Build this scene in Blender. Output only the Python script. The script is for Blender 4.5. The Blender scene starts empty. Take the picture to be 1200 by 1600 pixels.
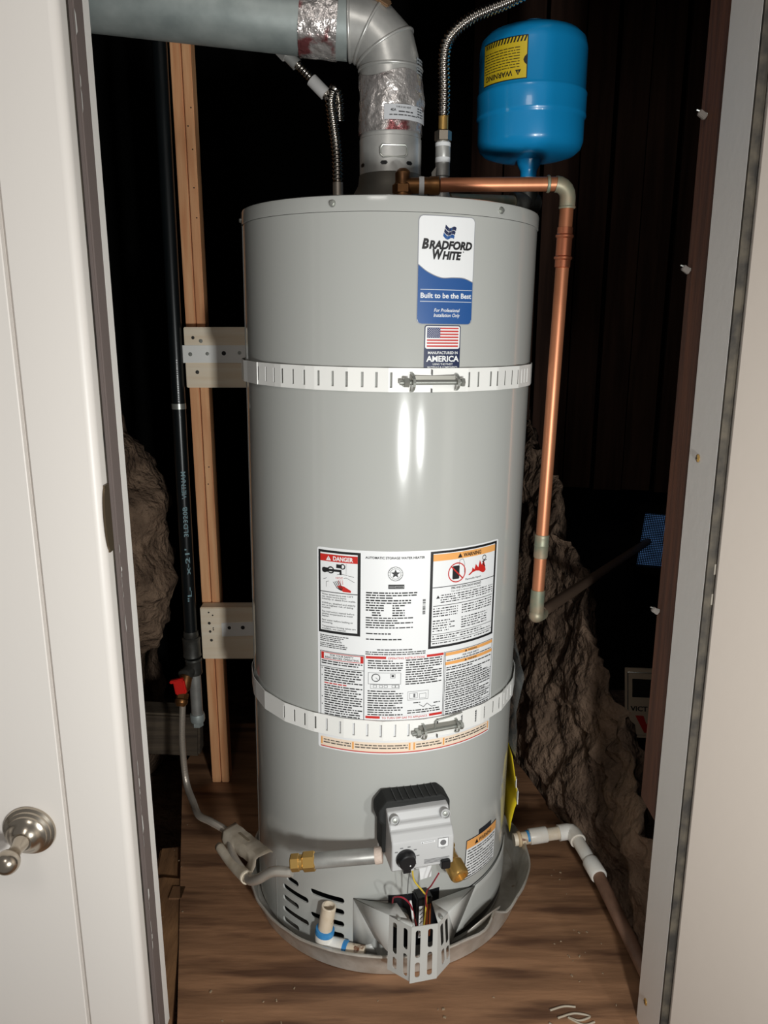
import bpy, bmesh, math, random
from math import sin, cos, pi, radians as rad
from mathutils import Vector, Matrix, noise as mnoise
random.seed(7)
SC = bpy.context.scene
COL = SC.collection

# ------------------------------------------------------------------ camera
cd = bpy.data.cameras.new('camera'); cam = bpy.data.objects.new('camera', cd); COL.objects.link(cam)
cam.location = (0.0075, -1.4501, 1.1248)
cam.rotation_euler = (rad(90 - 13.705), 0, 0)
cd.sensor_fit = 'VERTICAL'; cd.sensor_height = 36; cd.sensor_width = 27
cd.lens = 36 * 1220 / 1600
cd.clip_start = 0.02
SC.camera = cam

# ------------------------------------------------------------------ light
w = bpy.data.worlds.new('world'); SC.world = w; w.use_nodes = True
bg = w.node_tree.nodes['Background']
bg.inputs[0].default_value = (1.0, 0.965, 0.92, 1); bg.inputs[1].default_value = 0.24

def lamp(name, loc, aim, sx, sy, power, col):
    l = bpy.data.lights.new(name, 'AREA'); l.shape = 'RECTANGLE'; l.size = sx; l.size_y = sy
    l.energy = power; l.color = col
    o = bpy.data.objects.new(name, l); COL.objects.link(o); o.location = loc
    o.rotation_euler = (Vector(aim) - Vector(loc)).to_track_quat('-Z', 'Y').to_euler()
    return o
# a twin-head work light held low, to the right of the photographer
lamp('work_lamp', (0.345, -1.60, 0.735), (0.0, 0.0, 0.75), 0.075, 0.13, 18.0, (0.985, 1.0, 0.975))
lamp('work_lamp', (0.77, -1.72, 0.70), (0.0, 0.0, 0.75), 0.06, 0.12, 7.0, (0.985, 1.0, 0.975))
# unseen weak fill lamp overhead, added for the room's ambient light
lamp('room_fill_lamp', (-0.35, -2.3, 2.45), (-0.1, -0.4, 0.9), 0.5, 0.5, 9.0, (1.0, 0.95, 0.89))

vs = SC.view_settings
vs.view_transform = 'Standard'; vs.look = 'None'; vs.gamma = 1.0; vs.use_curve_mapping = False
vs.exposure = -0.42

# ------------------------------------------------------------------ materials
def lin(c):
    return tuple(((x / 255) / 12.92 if x / 255 <= 0.04045 else ((x / 255 + 0.055) / 1.055) ** 2.4) for x in c)
_M = {}
def M(name, col, rough=0.5, metal=0.0, col2=None, nscale=12.0, stretch=(1, 1, 1), lo=0.35, hi=0.65,
      bump=0.0, bscale=60.0, spec=0.5, emit=0.0, alpha=1.0, trans=0.0, coat=0.0, detail=6.0, bdist=0.01, col3=None, n3=30.0, t3=0.62, soft=0.07):
    if name in _M: return _M[name]
    m = bpy.data.materials.new(name); m.use_nodes = True; nt = m.node_tree
    b = nt.nodes['Principled BSDF']; c = lin(col) + (1,)
    b.inputs['Base Color'].default_value = c
    b.inputs['Roughness'].default_value = rough; b.inputs['Metallic'].default_value = metal
    b.inputs['Specular IOR Level'].default_value = spec
    b.inputs['Coat Weight'].default_value = coat
    b.inputs['Alpha'].default_value = alpha
    b.inputs['Transmission Weight'].default_value = trans
    if emit:
        b.inputs['Emission Color'].default_value = c; b.inputs['Emission Strength'].default_value = emit
    if col2 or bump:
        tc = nt.nodes.new('ShaderNodeTexCoord'); mp = nt.nodes.new('ShaderNodeMapping')
        mp.inputs['Scale'].default_value = stretch
        nt.links.new(tc.outputs['Object'], mp.inputs['Vector'])
    if col2:
        n = nt.nodes.new('ShaderNodeTexNoise'); n.inputs['Scale'].default_value = nscale; n.inputs['Detail'].default_value = detail
        r = nt.nodes.new('ShaderNodeValToRGB')
        r.color_ramp.elements[0].position = lo; r.color_ramp.elements[0].color = c
        r.color_ramp.elements[1].position = hi; r.color_ramp.elements[1].color = lin(col2) + (1,)
        nt.links.new(mp.outputs[0], n.inputs['Vector']); nt.links.new(n.outputs['Fac'], r.inputs[0])
        out = r.outputs[0]
        if col3:
            n2 = nt.nodes.new('ShaderNodeTexNoise'); n2.inputs['Scale'].default_value = n3; n2.inputs['Detail'].default_value = 4
            r2 = nt.nodes.new('ShaderNodeValToRGB')
            r2.color_ramp.elements[0].position = t3; r2.color_ramp.elements[0].color = (0, 0, 0, 1)
            r2.color_ramp.elements[1].position = t3 + soft; r2.color_ramp.elements[1].color = (1, 1, 1, 1)
            mx = nt.nodes.new('ShaderNodeMixRGB'); mx.inputs[2].default_value = lin(col3) + (1,)
            nt.links.new(mp.outputs[0], n2.inputs['Vector']); nt.links.new(n2.outputs['Fac'], r2.inputs[0])
            nt.links.new(r2.outputs[0], mx.inputs[0]); nt.links.new(out, mx.inputs[1]); out = mx.outputs[0]
        nt.links.new(out, b.inputs['Base Color'])
    if bump:
        n = nt.nodes.new('ShaderNodeTexNoise'); n.inputs['Scale'].default_value = bscale; n.inputs['Detail'].default_value = detail
        bp = nt.nodes.new('ShaderNodeBump'); bp.inputs['Strength'].default_value = bump; bp.inputs['Distance'].default_value = bdist
        nt.links.new(mp.outputs[0], n.inputs['Vector']); nt.links.new(n.outputs['Fac'], bp.inputs['Height'])
        nt.links.new(bp.outputs[0], b.inputs['Normal'])
    _M[name] = m
    return m

PAINT = M('grey_enamel', (182, 183, 179), 0.13, spec=0.45)
GUARD = M('grey_cover_paint', (184, 184, 180), 0.36)
STRAPM = M('white_strap_paint', (246, 245, 241), 0.38)
PRINT_K = M('black_print', (28, 28, 30), 0.5)
PRINT_G = M('grey_print', (110, 110, 112), 0.5)
PRINT_R = M('red_print', (200, 40, 32), 0.5)
PRINT_O = M('orange_print', (240, 172, 98), 0.5)
PRINT_P = M('peach_print', (246, 226, 204), 0.5)
PRINT_W = M('white_paper', (238, 239, 240), 0.45)
PRINT_B = M('blue_print', (38, 86, 150), 0.35)
PRINT_N = M('navy_print', (26, 38, 76), 0.4)
PRINT_S = M('silver_print', (150, 152, 158), 0.35)
PRINT_Y = M('yellow_print', (226, 196, 40), 0.45)
GALV = M('galvanised_steel', (178, 186, 184), 0.5, 0.4, (140, 150, 149), 18, lo=0.3, hi=0.7, bump=0.04, bscale=40)
GALVB = M('bright_galvanised_steel', (214, 213, 209), 0.34, 0.5, (176, 176, 173), 14, bump=0.05, bscale=30)
FOIL = M('foil_tape', (226, 221, 218), 0.24, 0.7, (196, 189, 187), 16, bump=0.9, bscale=38, col3=(156, 92, 94), n3=22, t3=0.57)
ALU = M('dull_aluminium', (214, 210, 202), 0.4, 0.5, (184, 177, 166), 22, bump=0.12, bscale=55, col3=(158, 138, 114), n3=40, t3=0.68)
CHROME = M('stainless_steel', (206, 200, 192), 0.16, 1.0)
BRUSHED = M('braided_steel', (196, 186, 174), 0.36, 0.6)
NICKEL = M('brushed_nickel', (188, 178, 164), 0.24, 1.0)
ZINC = M('zinc_plate', (172, 174, 168), 0.34, 0.65)
PIPEZ = M('grey_zinc_pipe', (178, 178, 174), 0.42, 0.4, (144, 142, 138), 20)
BRASS = M('brass', (206, 166, 96), 0.28, 0.72)
OLDBRASS = M('aged_brass', (150, 104, 60), 0.4, 0.8, (104, 72, 46), 30)
COPPER = M('copper', (198, 130, 94), 0.42, 0.6, (150, 92, 62), 14, stretch=(1, 1, 0.3), lo=0.4, hi=0.75, col3=(96, 62, 44), n3=60, t3=0.72)
COPPERB = M('bright_copper', (214, 132, 98), 0.26, 0.9)
SOLDER = M('solder_flux', (170, 150, 126), 0.5, 0.5, (128, 140, 122), 30)
BLUE = M("blue_enamel", (22, 148, 212), 0.26, spec=0.5, coat=0.3)
WHITEP = M('white_door_paint', (226, 220, 214), 0.42, bump=0.015, bscale=90)
JAMBP = M('grey_white_jamb_paint', (240, 236, 231), 0.5, bump=0.03, bscale=60)
PANELP = M('cream_wall_paint', (184, 173, 163), 0.6, bump=0.03, bscale=60)
BROWNW = M('brown_weatherstrip', (112, 100, 96), 0.7)
CHIP = M('chipped_white_paint', (214, 212, 208), 0.6)
GAPK = M('gap_shade', (44, 40, 36), 0.8, col2=(84, 76, 64), nscale=40)  # dark tone painted as shade in the gaps and screw recesses
STUDW = M('fresh_pine', (240, 184, 134), 0.6, col2=(220, 152, 104), nscale=9, stretch=(9, 9, 0.6), bump=0.05, bscale=30)
OLDW = M('old_redwood', (102, 62, 42), 0.75, col2=(76, 46, 32), nscale=10, stretch=(8, 8, 0.5), bump=0.1, bscale=30)
BOARD = M('pale_board', (244, 230, 208), 0.6, col2=(238, 218, 190), nscale=9, stretch=(0.6, 8, 8))
PLY = M('worn_plywood', (160, 119, 88), 0.55, col2=(126, 92, 67), nscale=3.6, stretch=(1.0, 7.0, 1), lo=0.36, hi=0.66, bump=0.15, bscale=14, detail=9, col3=(96, 67, 49), n3=3.0, t3=0.51, soft=0.13)
PLANK = M('worn_floor_plank', (150, 110, 74), 0.65, col2=(112, 80, 54), nscale=7, stretch=(4, 1, 1), bump=0.2, bscale=25)
DIRT = M('dry_earth', (128, 106, 88), 0.95, col2=(80, 64, 52), nscale=14, bump=1.0, bscale=38, detail=12, bdist=0.03, spec=0.2)
DIRTR = M('packed_earth', (146, 122, 103), 0.92, col2=(88, 71, 59), nscale=7, bump=1.0, bscale=34, detail=12, bdist=0.025, spec=0.25)
VOID = M('near_black_matte', (16, 16, 16), 0.95, spec=0.1)  # near-black for the back and side walls, the ceiling and the vent frame
DARKPL = M('dark_brown_plank', (62, 44, 36), 0.9, col2=(44, 31, 26), nscale=8, stretch=(6, 6, 0.4), spec=0.1)  # plain dark brown board colour with grain
IRON = M('black_iron', (22, 26, 28), 0.32, 0.2, spec=0.5)
FITTING = M('grey_iron_fitting', (86, 86, 83), 0.45, 0.6, (66, 64, 60), 40)
STENCIL = M('stencil_ink', (128, 158, 166), 0.6)
RED = M('red_plastic', (206, 32, 26), 0.4)
CREAM = M('grimy_cream_plastic', (226, 215, 197), 0.5, col2=(204, 190, 168), nscale=24)
PVC = M('white_pvc', (238, 237, 233), 0.36, col2=(226, 219, 208), nscale=20)
PVCO = M('stained_pvc', (228, 216, 198), 0.42, col2=(210, 192, 166), nscale=26, col3=(108, 62, 36), n3=46, t3=0.63)
PRIMER = M('blue_primer', (40, 122, 190), 0.45, col2=(70, 150, 206), nscale=50)
PVCB = M('brown_dirty_pvc', (132, 100, 82), 0.55, col2=(96, 70, 56), nscale=18)
CTRL = M('light_grey_plastic', (192, 192, 192), 0.42)
BLACKP = M('black_plastic', (24, 24, 26), 0.35)
BLACKF = M('black_foam', (30, 31, 30), 0.8)
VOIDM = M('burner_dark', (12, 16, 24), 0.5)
WIRE_R = M('red_wire', (150, 34, 50), 0.4); WIRE_Y = M('yellow_wire', (220, 190, 70), 0.4)
WIRE_W = M('white_wire', (226, 226, 224), 0.4); WIRE_G = M('grey_wire', (120, 122, 120), 0.4)
FILM = M('clear_plastic_film', (214, 220, 222), 0.18, alpha=0.45)
DAY = M('daylight_pane', (96, 140, 196), 0.6, emit=0.5)
SCREENW = M('screen_wire', (40, 52, 64), 0.4, 0.6)
TRAPW = M('pale_trap_wood', (206, 184, 158), 0.7)

# ------------------------------------------------------------------ geometry helpers
class B:
    def __init__(s): s.v = []; s.f = []; s.m = []
    def add(s, vs, fs, mi=0):
        o = len(s.v); s.v += [tuple(v) for v in vs]
        for f in fs: s.f.append(tuple(i + o for i in f)); s.m.append(mi)
        return s
    def box(s, c, size, rot=None, mi=0, bev=0.0):
        x, y, z = (d / 2 for d in size)
        if bev <= 0:
            vs = [Vector((sx * x, sy * y, sz * z)) for sx in (-1, 1) for sy in (-1, 1) for sz in (-1, 1)]
            fs = [(0, 1, 3, 2), (4, 6, 7, 5), (0, 4, 5, 1), (2, 3, 7, 6), (0, 2, 6, 4), (1, 5, 7, 3)]
        else:
            bm = bmesh.new(); bmesh.ops.create_cube(bm, size=1)
            for v in bm.verts: v.co = Vector((v.co.x * size[0], v.co.y * size[1], v.co.z * size[2]))
            bmesh.ops.bevel(bm, geom=bm.edges[:], offset=bev, segments=2, affect='EDGES')
            bm.verts.index_update(); vs = [v.co.copy() for v in bm.verts]; fs = [[v.index for v in f.verts] for f in bm.faces]; bm.free()
        R = rot if rot is not None else Matrix.Identity(3)
        return s.add([R @ v + Vector(c) for v in vs], fs, mi)
    def lathe(s, prof, org=(0, 0, 0), axis=(0, 0, 1), n=24, mi=0, ref=None):
        a = Vector(axis).normalized(); r = Vector(ref) if ref else (Vector((1, 0, 0)) if abs(a.x) < 0.9 else Vector((0, 1, 0)))
        u = (r - a * r.dot(a)).normalized(); w_ = a.cross(u); o = Vector(org)
        vs = []; fs = []
        for (r_, h) in prof:
            for k in range(n):
                t = 2 * pi * k / n; vs.append(o + a * h + (u * cos(t) + w_ * sin(t)) * r_)
        for i in range(len(prof) - 1):
            for k in range(n):
                k2 = (k + 1) % n; fs.append((i * n + k, i * n + k2, (i + 1) * n + k2, (i + 1) * n + k))
        if prof[0][0] > 1e-5: fs.append(tuple(range(n - 1, -1, -1)))
        if prof[-1][0] > 1e-5: fs.append(tuple((len(prof) - 1) * n + k for k in range(n)))
        return s.add(vs, fs, mi)
    def ringed(s, prof, org=(0, 0, 0), axis=(0, 0, 1), n=24, mi=0):    # closed ring section: no caps
        a = Vector(axis).normalized(); r = Vector((1, 0, 0)) if abs(a.x) < 0.9 else Vector((0, 1, 0))
        u = (r - a * r.dot(a)).normalized(); w_ = a.cross(u); o = Vector(org); P = len(prof)
        vs = [o + a * h + (u * cos(2 * pi * k / n) + w_ * sin(2 * pi * k / n)) * r_ for (r_, h) in prof for k in range(n)]
        fs = [(i * n + k, i * n + (k + 1) % n, ((i + 1) % P) * n + (k + 1) % n, ((i + 1) % P) * n + k) for i in range(P) for k in range(n)]
        return s.add(vs, fs, mi)
    def tube(s, pts, r, n=12, mi=0, cap=True):
        P = [Vector(p) for p in pts]; rs = r if isinstance(r, (list, tuple)) else [r] * len(P)
        T = []
        for i in range(len(P)):
            d = P[min(i + 1, len(P) - 1)] - P[max(i - 1, 0)]; T.append(d.normalized())
        t0 = T[0]; ref = Vector((0, 0, 1)) if abs(t0.z) < 0.9 else Vector((1, 0, 0))
        u = (ref - t0 * ref.dot(t0)).normalized(); vs = []; fs = []
        for i, p in enumerate(P):
            u = (u - T[i] * u.dot(T[i])).normalized(); w_ = T[i].cross(u)
            for k in range(n):
                t = 2 * pi * k / n; vs.append(p + (u * cos(t) + w_ * sin(t)) * rs[i])
        for i in range(len(P) - 1):
            for k in range(n):
                k2 = (k + 1) % n; fs.append((i * n + k, i * n + k2, (i + 1) * n + k2, (i + 1) * n + k))
        if cap:
            fs.append(tuple(range(n - 1, -1, -1))); fs.append(tuple((len(P) - 1) * n + k for k in range(n)))
        return s.add(vs, fs, mi)
    def prism(s, poly, off, mi=0):          # poly: 3D points, extruded by off
        n = len(poly); a = [Vector(p) for p in poly]; b = [p + Vector(off) for p in a]
        return s.add(a + b, [tuple(range(n - 1, -1, -1)), tuple(range(n, 2 * n))] + [(i, (i + 1) % n, n + (i + 1) % n, n + i) for i in range(n)], mi)
    def sphere(s, c, r, n=16, mi=0, sc=(1, 1, 1)):
        h = n // 2; prof = [(max(1e-6, r * sin(pi * i / h)), -r * cos(pi * i / h)) for i in range(h + 1)]
        o = len(s.v); s.lathe(prof, (0, 0, 0), (0, 0, 1), n, mi)
        for i in range(o, len(s.v)):
            v = s.v[i]; s.v[i] = (v[0] * sc[0] + c[0], v[1] * sc[1] + c[1], v[2] * sc[2] + c[2])
        return s
    def build(s, name, mats, parent=None, smooth=35, fix=True):
        me = bpy.data.meshes.new(name); me.from_pydata(s.v, [], s.f)
        if not isinstance(mats, (list, tuple)): mats = [mats]
        for m in mats: me.materials.append(m)
        me.polygons.foreach_set('material_index', s.m)
        if fix:
            bm = bmesh.new(); bm.from_mesh(me); bmesh.ops.recalc_face_normals(bm, faces=bm.faces); bm.to_mesh(me); bm.free()
        if smooth:
            me.polygons.foreach_set('use_smooth', [True] * len(me.polygons)); me.set_sharp_from_angle(angle=rad(smooth))
        me.update()
        o = bpy.data.objects.new(name, me); COL.objects.link(o)
        if parent: o.parent = parent
        return o

def build_each(b, name, mats, parent=None, smooth=35, fix=True):      # every loose piece becomes an object of its own
    par = list(range(len(b.v)))
    def find(i):
        while par[i] != i: par[i] = par[par[i]]; i = par[i]
        return i
    for f in b.f:
        for i in f[1:]: par[find(i)] = find(f[0])
    groups = {}
    for f, m in zip(b.f, b.m): groups.setdefault(find(f[0]), []).append((f, m))
    outs = []
    for g in groups.values():
        nb = B(); ids = {}
        for f, m in g:
            for i in f:
                if i not in ids: ids[i] = len(nb.v); nb.v.append(b.v[i])
            nb.f.append(tuple(ids[i] for i in f)); nb.m.append(m)
        outs.append(nb.build(name, mats, parent, smooth, fix))
    return outs

def tag(o, label=None, cat=None, group=None, kind=None):
    if label: o['label'] = label
    if cat: o['category'] = cat
    if group: o['group'] = group
    if kind: o['kind'] = kind
    return o
def thing(name, label, cat, loc=(0, 0, 0), group=None):
    o = bpy.data.objects.new(name, None); COL.objects.link(o); o.location = loc; o.empty_display_size = 0.05
    return tag(o, label, cat, group)
def struct(o): o['kind'] = 'structure'; return o
def catmull(pts, n=8):
    P = [Vector(p) for p in pts]; P = [P[0] * 2 - P[1]] + P + [P[-1] * 2 - P[-2]]; out = []
    for i in range(1, len(P) - 2):
        a, b, c, d = P[i - 1:i + 3]
        for k in range(n):
            t = k / n
            out.append(0.5 * ((2 * b) + (c - a) * t + (2 * a - 5 * b + 4 * c - d) * t * t + (3 * b - a - 3 * c + d) * t ** 3))
    out.append(P[-2]); return out
def resample(pts, step):
    out = [pts[0].copy()]; acc = 0.0
    for a, b in zip(pts, pts[1:]):
        L = (b - a).length; d = step - acc
        while d <= L: out.append(a.lerp(b, d / L)); d += step
        acc = (acc + L) % step if L >= step - acc else acc + L
    return out
def corrugated(b, pts, r0, amp, pitch, n=14, mi=0):
    q = resample(catmull(pts, 24), pitch / 6)
    return b.tube(q, [r0 + amp * cos(2 * pi * i / 6) for i in range(len(q))], n, mi)

# text and flat print, laid out in metres (u, v) and wrapped on a surface by fn(u, v, lift)
_glyph = {}
def glyphs(s, bold=0.0, shear=0.0):
    k = (s, bold, shear)
    if k not in _glyph:
        cu = bpy.data.curves.new('t', 'FONT'); cu.body = s; cu.size = 1; cu.offset = bold; cu.shear = shear; cu.resolution_u = 3
        ob = bpy.data.objects.new('t', cu); COL.objects.link(ob)
        dg = bpy.context.evaluated_depsgraph_get(); dg.update()
        me = bpy.data.meshes.new_from_object(ob.evaluated_get(dg))
        _glyph[k] = ([v.co.xy.copy() for v in me.vertices], [tuple(p.vertices) for p in me.polygons])
        bpy.data.objects.remove(ob); bpy.data.curves.remove(cu); bpy.data.meshes.remove(me)
    return _glyph[k]
class Decal:
    def __init__(s, fn, mats, step=0.008):
        s.fn = fn; s.mats = mats; s.base = B(); s.prt = B(); s.step = step
    def _b(s, layer): return s.base if layer == 0 else s.prt
    def band(s, u0, u1, lo, hi, mi, layer=1, n=None):
        n = n or max(1, int(abs(u1 - u0) / s.step + 0.99)); vs = []; L = 0.0004 + layer * 0.00025
        for i in range(n + 1):
            u = u0 + (u1 - u0) * i / n
            a = lo(u) if callable(lo) else lo; b = hi(u) if callable(hi) else hi
            vs += [s.fn(u, a, L), s.fn(u, b, L)]
        s._b(layer).add(vs, [(2 * i, 2 * i + 2, 2 * i + 3, 2 * i + 1) for i in range(n)], mi)
    def rect(s, u0, v0, u1, v1, mi, layer=1): s.band(u0, u1, v0, v1, mi, layer)
    def rrect(s, u0, v0, u1, v1, r, mi, layer=0):
        def d(u):
            e = min(u - u0, u1 - u)
            return 0 if e >= r else r - math.sqrt(max(0, r * r - (r - e) ** 2))
        n = 6
        us = [u0 + r * (1 - cos(pi / 2 * i / n)) for i in range(n + 1)]
        k = max(1, int((u1 - u0 - 2 * r) / s.step)); us += [u0 + r + (u1 - u0 - 2 * r) * i / k for i in range(1, k)]
        us += [u1 - r * (1 - cos(pi / 2 * i / n)) for i in range(n, -1, -1)]
        L = 0.0004 + layer * 0.00025; vs = []
        for u in us: vs += [s.fn(u, v0 + d(u), L), s.fn(u, v1 - d(u), L)]
        s._b(layer).add(vs, [(2 * i, 2 * i + 2, 2 * i + 3, 2 * i + 1) for i in range(len(us) - 1)], mi)
    def frame(s, u0, v0, u1, v1, t, mi, layer=1):
        s.rect(u0, v0, u1, v0 + t, mi, layer); s.rect(u0, v1 - t, u1, v1, mi, layer)
        s.rect(u0, v0 + t, u0 + t, v1 - t, mi, layer); s.rect(u1 - t, v0 + t, u1, v1 - t, mi, layer)
    def poly(s, pts, mi, layer=2):
        L = 0.0004 + layer * 0.00025; s._b(layer).add([s.fn(u, v, L) for u, v in pts], [tuple(range(len(pts)))], mi)
    def disc(s, u, v, r, mi, layer=2, n=20): s.poly([(u + r * cos(2 * pi * k / n), v + r * sin(2 * pi * k / n)) for k in range(n)], mi, layer)
    def ring(s, u, v, r, t, mi, layer=3, n=24):
        L = 0.0004 + layer * 0.00025; vs = []
        for k in range(n):
            a = 2 * pi * k / n
            for q in (r, r - t): vs.append(s.fn(u + q * cos(a), v + q * sin(a), L))
        s._b(layer).add(vs, [(2 * k, 2 * ((k + 1) % n), 2 * ((k + 1) % n) + 1, 2 * k + 1) for k in range(n)], mi)
    def line(s, pts, t, mi, layer=3):
        for (a, b) in zip(pts, pts[1:]):
            d = Vector((b[0] - a[0], b[1] - a[1])); n = Vector((-d.y, d.x)).normalized() * t / 2
            s.poly([(a[0] - n.x, a[1] - n.y), (b[0] - n.x, b[1] - n.y), (b[0] + n.x, b[1] + n.y), (a[0] + n.x, a[1] + n.y)], mi, layer)
    def text(s, txt, u, v, h, mi, w=None, align='C', bold=0.0, shear=0.0, layer=3):
        vs, fs = glyphs(txt, bold, shear)
        if not vs: return
        x0 = min(p.x for p in vs); x1 = max(p.x for p in vs); sy = h / 0.73; sx = (w / (x1 - x0)) if w else sy
        W = (x1 - x0) * sx; o = u - W / 2 if align == 'C' else (u if align == 'L' else u - W)
        L = 0.0004 + layer * 0.00025
        s._b(layer).add([s.fn(o + (p.x - x0) * sx, v + p.y * sy, L) for p in vs], fs, mi)
    def prose(s, u0, u1, v, pitch, lines, mi, h=None, layer=2, short=0.7, slope=0.0):   # rows of print too small to read in the photograph
        h = h or pitch * 0.42
        for i in range(lines):
            u = u0; end = u1 if random.random() > 0.3 else u0 + (u1 - u0) * (short + 0.25 * random.random())
            while u < end:
                L = pitch * random.uniform(0.6, 2.6)
                e = min(u + L, end)
                if e - u > pitch * 0.25: s.rect(u, v - i * pitch, e, v - i * pitch + h, mi, layer)
                u = e + pitch * 0.35
    def tri(s, u, v, h, mi, layer=3): s.poly([(u - h * 0.58, v), (u + h * 0.58, v), (u, v + h)], mi, layer)
    def build(s, name, parent, label=None, printname='printing'):
        o = s.base.build(name, s.mats, parent, 60, fix=False)
        if label: o['label'] = label
        if s.prt.f: s.prt.build(printname, s.mats, o, 0, fix=False)
        return o

R = 0.255
def cyl(r, th, z): return Vector((r * sin(th), -r * cos(th), z))

# ------------------------------------------------------------------ the setting
FZ = -0.015
def ffl(x, y):      # a point measured on z = 0 moved to the floor's level
    k = (1.1248 - FZ) / 1.1248
    return (0.0075 + (x - 0.0075) * k, -1.4501 + (y + 1.4501) * k)

fl = B().prism([(x, y, FZ - 0.018) for x, y in [ffl(*p) for p in [(-0.515, 0.36), (-0.336, -0.388)]] + [(-0.29, -0.62), (0.545, -0.62)] + [ffl(*p) for p in [(0.474, -0.222), (0.419, 0.122), (0.372, 0.33)]] + [(0.30, 0.62), (-0.50, 0.62)]], (0, 0, 0.018))
struct(fl.build('floor', PLY, None, 20))
pk = B().prism([(x, y, FZ - 0.03) for x, y in [ffl(*p) for p in [(-0.452, -0.045), (-0.411, -0.05), (-0.345, -0.388)]] + [(-0.305, -0.62), (-0.62, -0.62), (-0.55, -0.05)]], (0, 0, 0.026))
for i, (px_, py_, w_) in enumerate(((-0.418, -0.075, 0.02),)): pk.box((px_, py_, FZ - 0.003), (0.026, 0.034, 0.006))
tag(pk.build('floor_plank', PLANK, None, 20), 'narrow worn plank left of the plywood sheet beside the door', 'plank')
pb = B().box((-0.452, 0.03, -0.075), (0.075, 0.12, 0.09), Matrix.Rotation(rad(8), 3, 'Z'), bev=0.004)
tag(pb.build('wood_block', PLANK, None, 20), 'short wooden block sunk in the dark gap behind the narrow floor plank', 'wood block')
struct(B().box((0.1, 0.3, -0.27), (2.6, 2.4, 0.04)).build('floor_ground', DIRTR, None, 0))

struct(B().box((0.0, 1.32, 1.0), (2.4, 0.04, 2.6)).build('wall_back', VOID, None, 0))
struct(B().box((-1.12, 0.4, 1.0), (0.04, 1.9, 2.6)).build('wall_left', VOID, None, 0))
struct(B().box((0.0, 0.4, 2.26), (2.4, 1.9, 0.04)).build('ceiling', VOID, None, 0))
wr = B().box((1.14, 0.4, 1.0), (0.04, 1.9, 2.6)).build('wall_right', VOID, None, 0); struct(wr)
x = 0.26
for i in range(9):      # dark brown vertical boards behind the right side
    wd = random.uniform(0.085, 0.12); 
    B().box((x + wd / 2, 1.0 + (0.018 if i % 2 else 0) - 0.02 * i, 1.42), (wd - 0.006, 0.02, 1.6), Matrix.Rotation(rad(-10 + random.uniform(-3, 3)), 3, 'Z')).build('plank', DARKPL, wr, 20)
    x += wd

def noisy(v, amp, sc, seed=0.0):
    p = Vector(v) * sc + Vector((seed, seed, seed))
    return amp * (mnoise.fractal(p, 0.9, 2.0, 6))
# packed earth bank on the right: foot and ridge lines with a crumbling face between
ST = [(-0.34, 0.492, 0.17), (-0.30, 0.492, 0.18), (-0.05, 0.486, 0.235), (0.20, 0.462, 0.47), (0.5, 0.447, 0.68), (0.8, 0.44, 0.80), (1.15, 0.44, 0.88)]
FT = [0.520, 0.518, 0.508, 0.425, 0.365, 0.33, 0.31]
def lerpst(y, k):
    for a, b in zip(range(len(ST) - 1), range(1, len(ST))):
        if y <= ST[b][0] or b == len(ST) - 1:
            t = (y - ST[a][0]) / (ST[b][0] - ST[a][0]); t = max(0, min(1, t))
            g = lambda i: FT[i] if k == 'f' else ST[i][k]
            return g(a) + (g(b) - g(a)) * t
eb = B(); NY, NS = 150, 70; vs = []
for i in range(NY + 1):
    y = -0.345 + 1.495 * i / NY
    fx, rx, rz = lerpst(y, 'f'), lerpst(y, 1), lerpst(y, 2)
    for j in range(NS + 1):
        s_ = j / NS
        if s_ < 0.72:
            t = s_ / 0.72; z = -0.24 + (rz + 0.24) * t; xx = fx + (rx - fx) * max(0, min(1, (z + 0.03) / (rz + 0.03))) + 0.035 * sin(pi * t) * (-0.6)
        else:
            t = (s_ - 0.72) / 0.28; xx = rx + 0.13 * t; z = rz + 0.02 * sin(pi * min(1, t * 2.2)) - 0.7 * t ** 1.3
        n = noisy((xx, y, z), 0.030, 7.0) + noisy((xx, y, z), 0.012, 26.0, 3.3) + noisy((xx, y, z), 0.004, 80.0, 1.3)
        cr = abs(((y - 0.10) * 0.9 + (z - 0.42) * -0.34 + noisy((0, y, z), 0.05, 8.0)))      # a long crack down the face
        cut = max(0, 1 - cr / 0.012) * 0.03
        grow = 1
        vs.append((xx + (n + cut) * grow + 0.012, y, z + 0.5 * n))
eb.add(vs, [(i * (NS + 1) + j, (i + 1) * (NS + 1) + j, (i + 1) * (NS + 1) + j + 1, i * (NS + 1) + j + 1) for i in range(NY) for j in range(NS)])
struct(eb.build('wall_right_earth', DIRTR, None, 70))
# lump of dry earth at the left
lb = B(); NU, NV = 90, 90; vs = []
for i in range(NU + 1):
    for j in range(NV + 1):
        a = pi * i / NU; b_ = 2 * pi * j / NV
        d = Vector((sin(a) * cos(b_), sin(a) * sin(b_), cos(a)))
        p = Vector((-0.66, 0.33, 0.66)) + Vector((d.x * 0.165, d.y * 0.22, d.z * 0.36))
        p.x -= 0.15 * max(0, (p.z - 0.45)) ; p.x -= 0.5 * max(0, 0.42 - p.z)
        q = p * 7.0 + Vector((5, 5, 5))
        n = 0.05 * (0.5 - abs(mnoise.noise(q)) * 1.6 ) + noisy(p, 0.035, 5.0, 5.0) + 0.018 * (0.4 - abs(mnoise.noise(p * 19.0))) + noisy(p, 0.007, 45.0, 1.0)
        vs.append(p + d * n)
lb.add(vs, [(i * (NV + 1) + j, (i + 1) * (NV + 1) + j, (i + 1) * (NV + 1) + j + 1, i * (NV + 1) + j + 1) for i in range(NU) for j in range(NV)])
struct(lb.build('wall_left_earth', DIRT, None, 70))
hb = B(); vs = []; NY, NS = 50, 40
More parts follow.
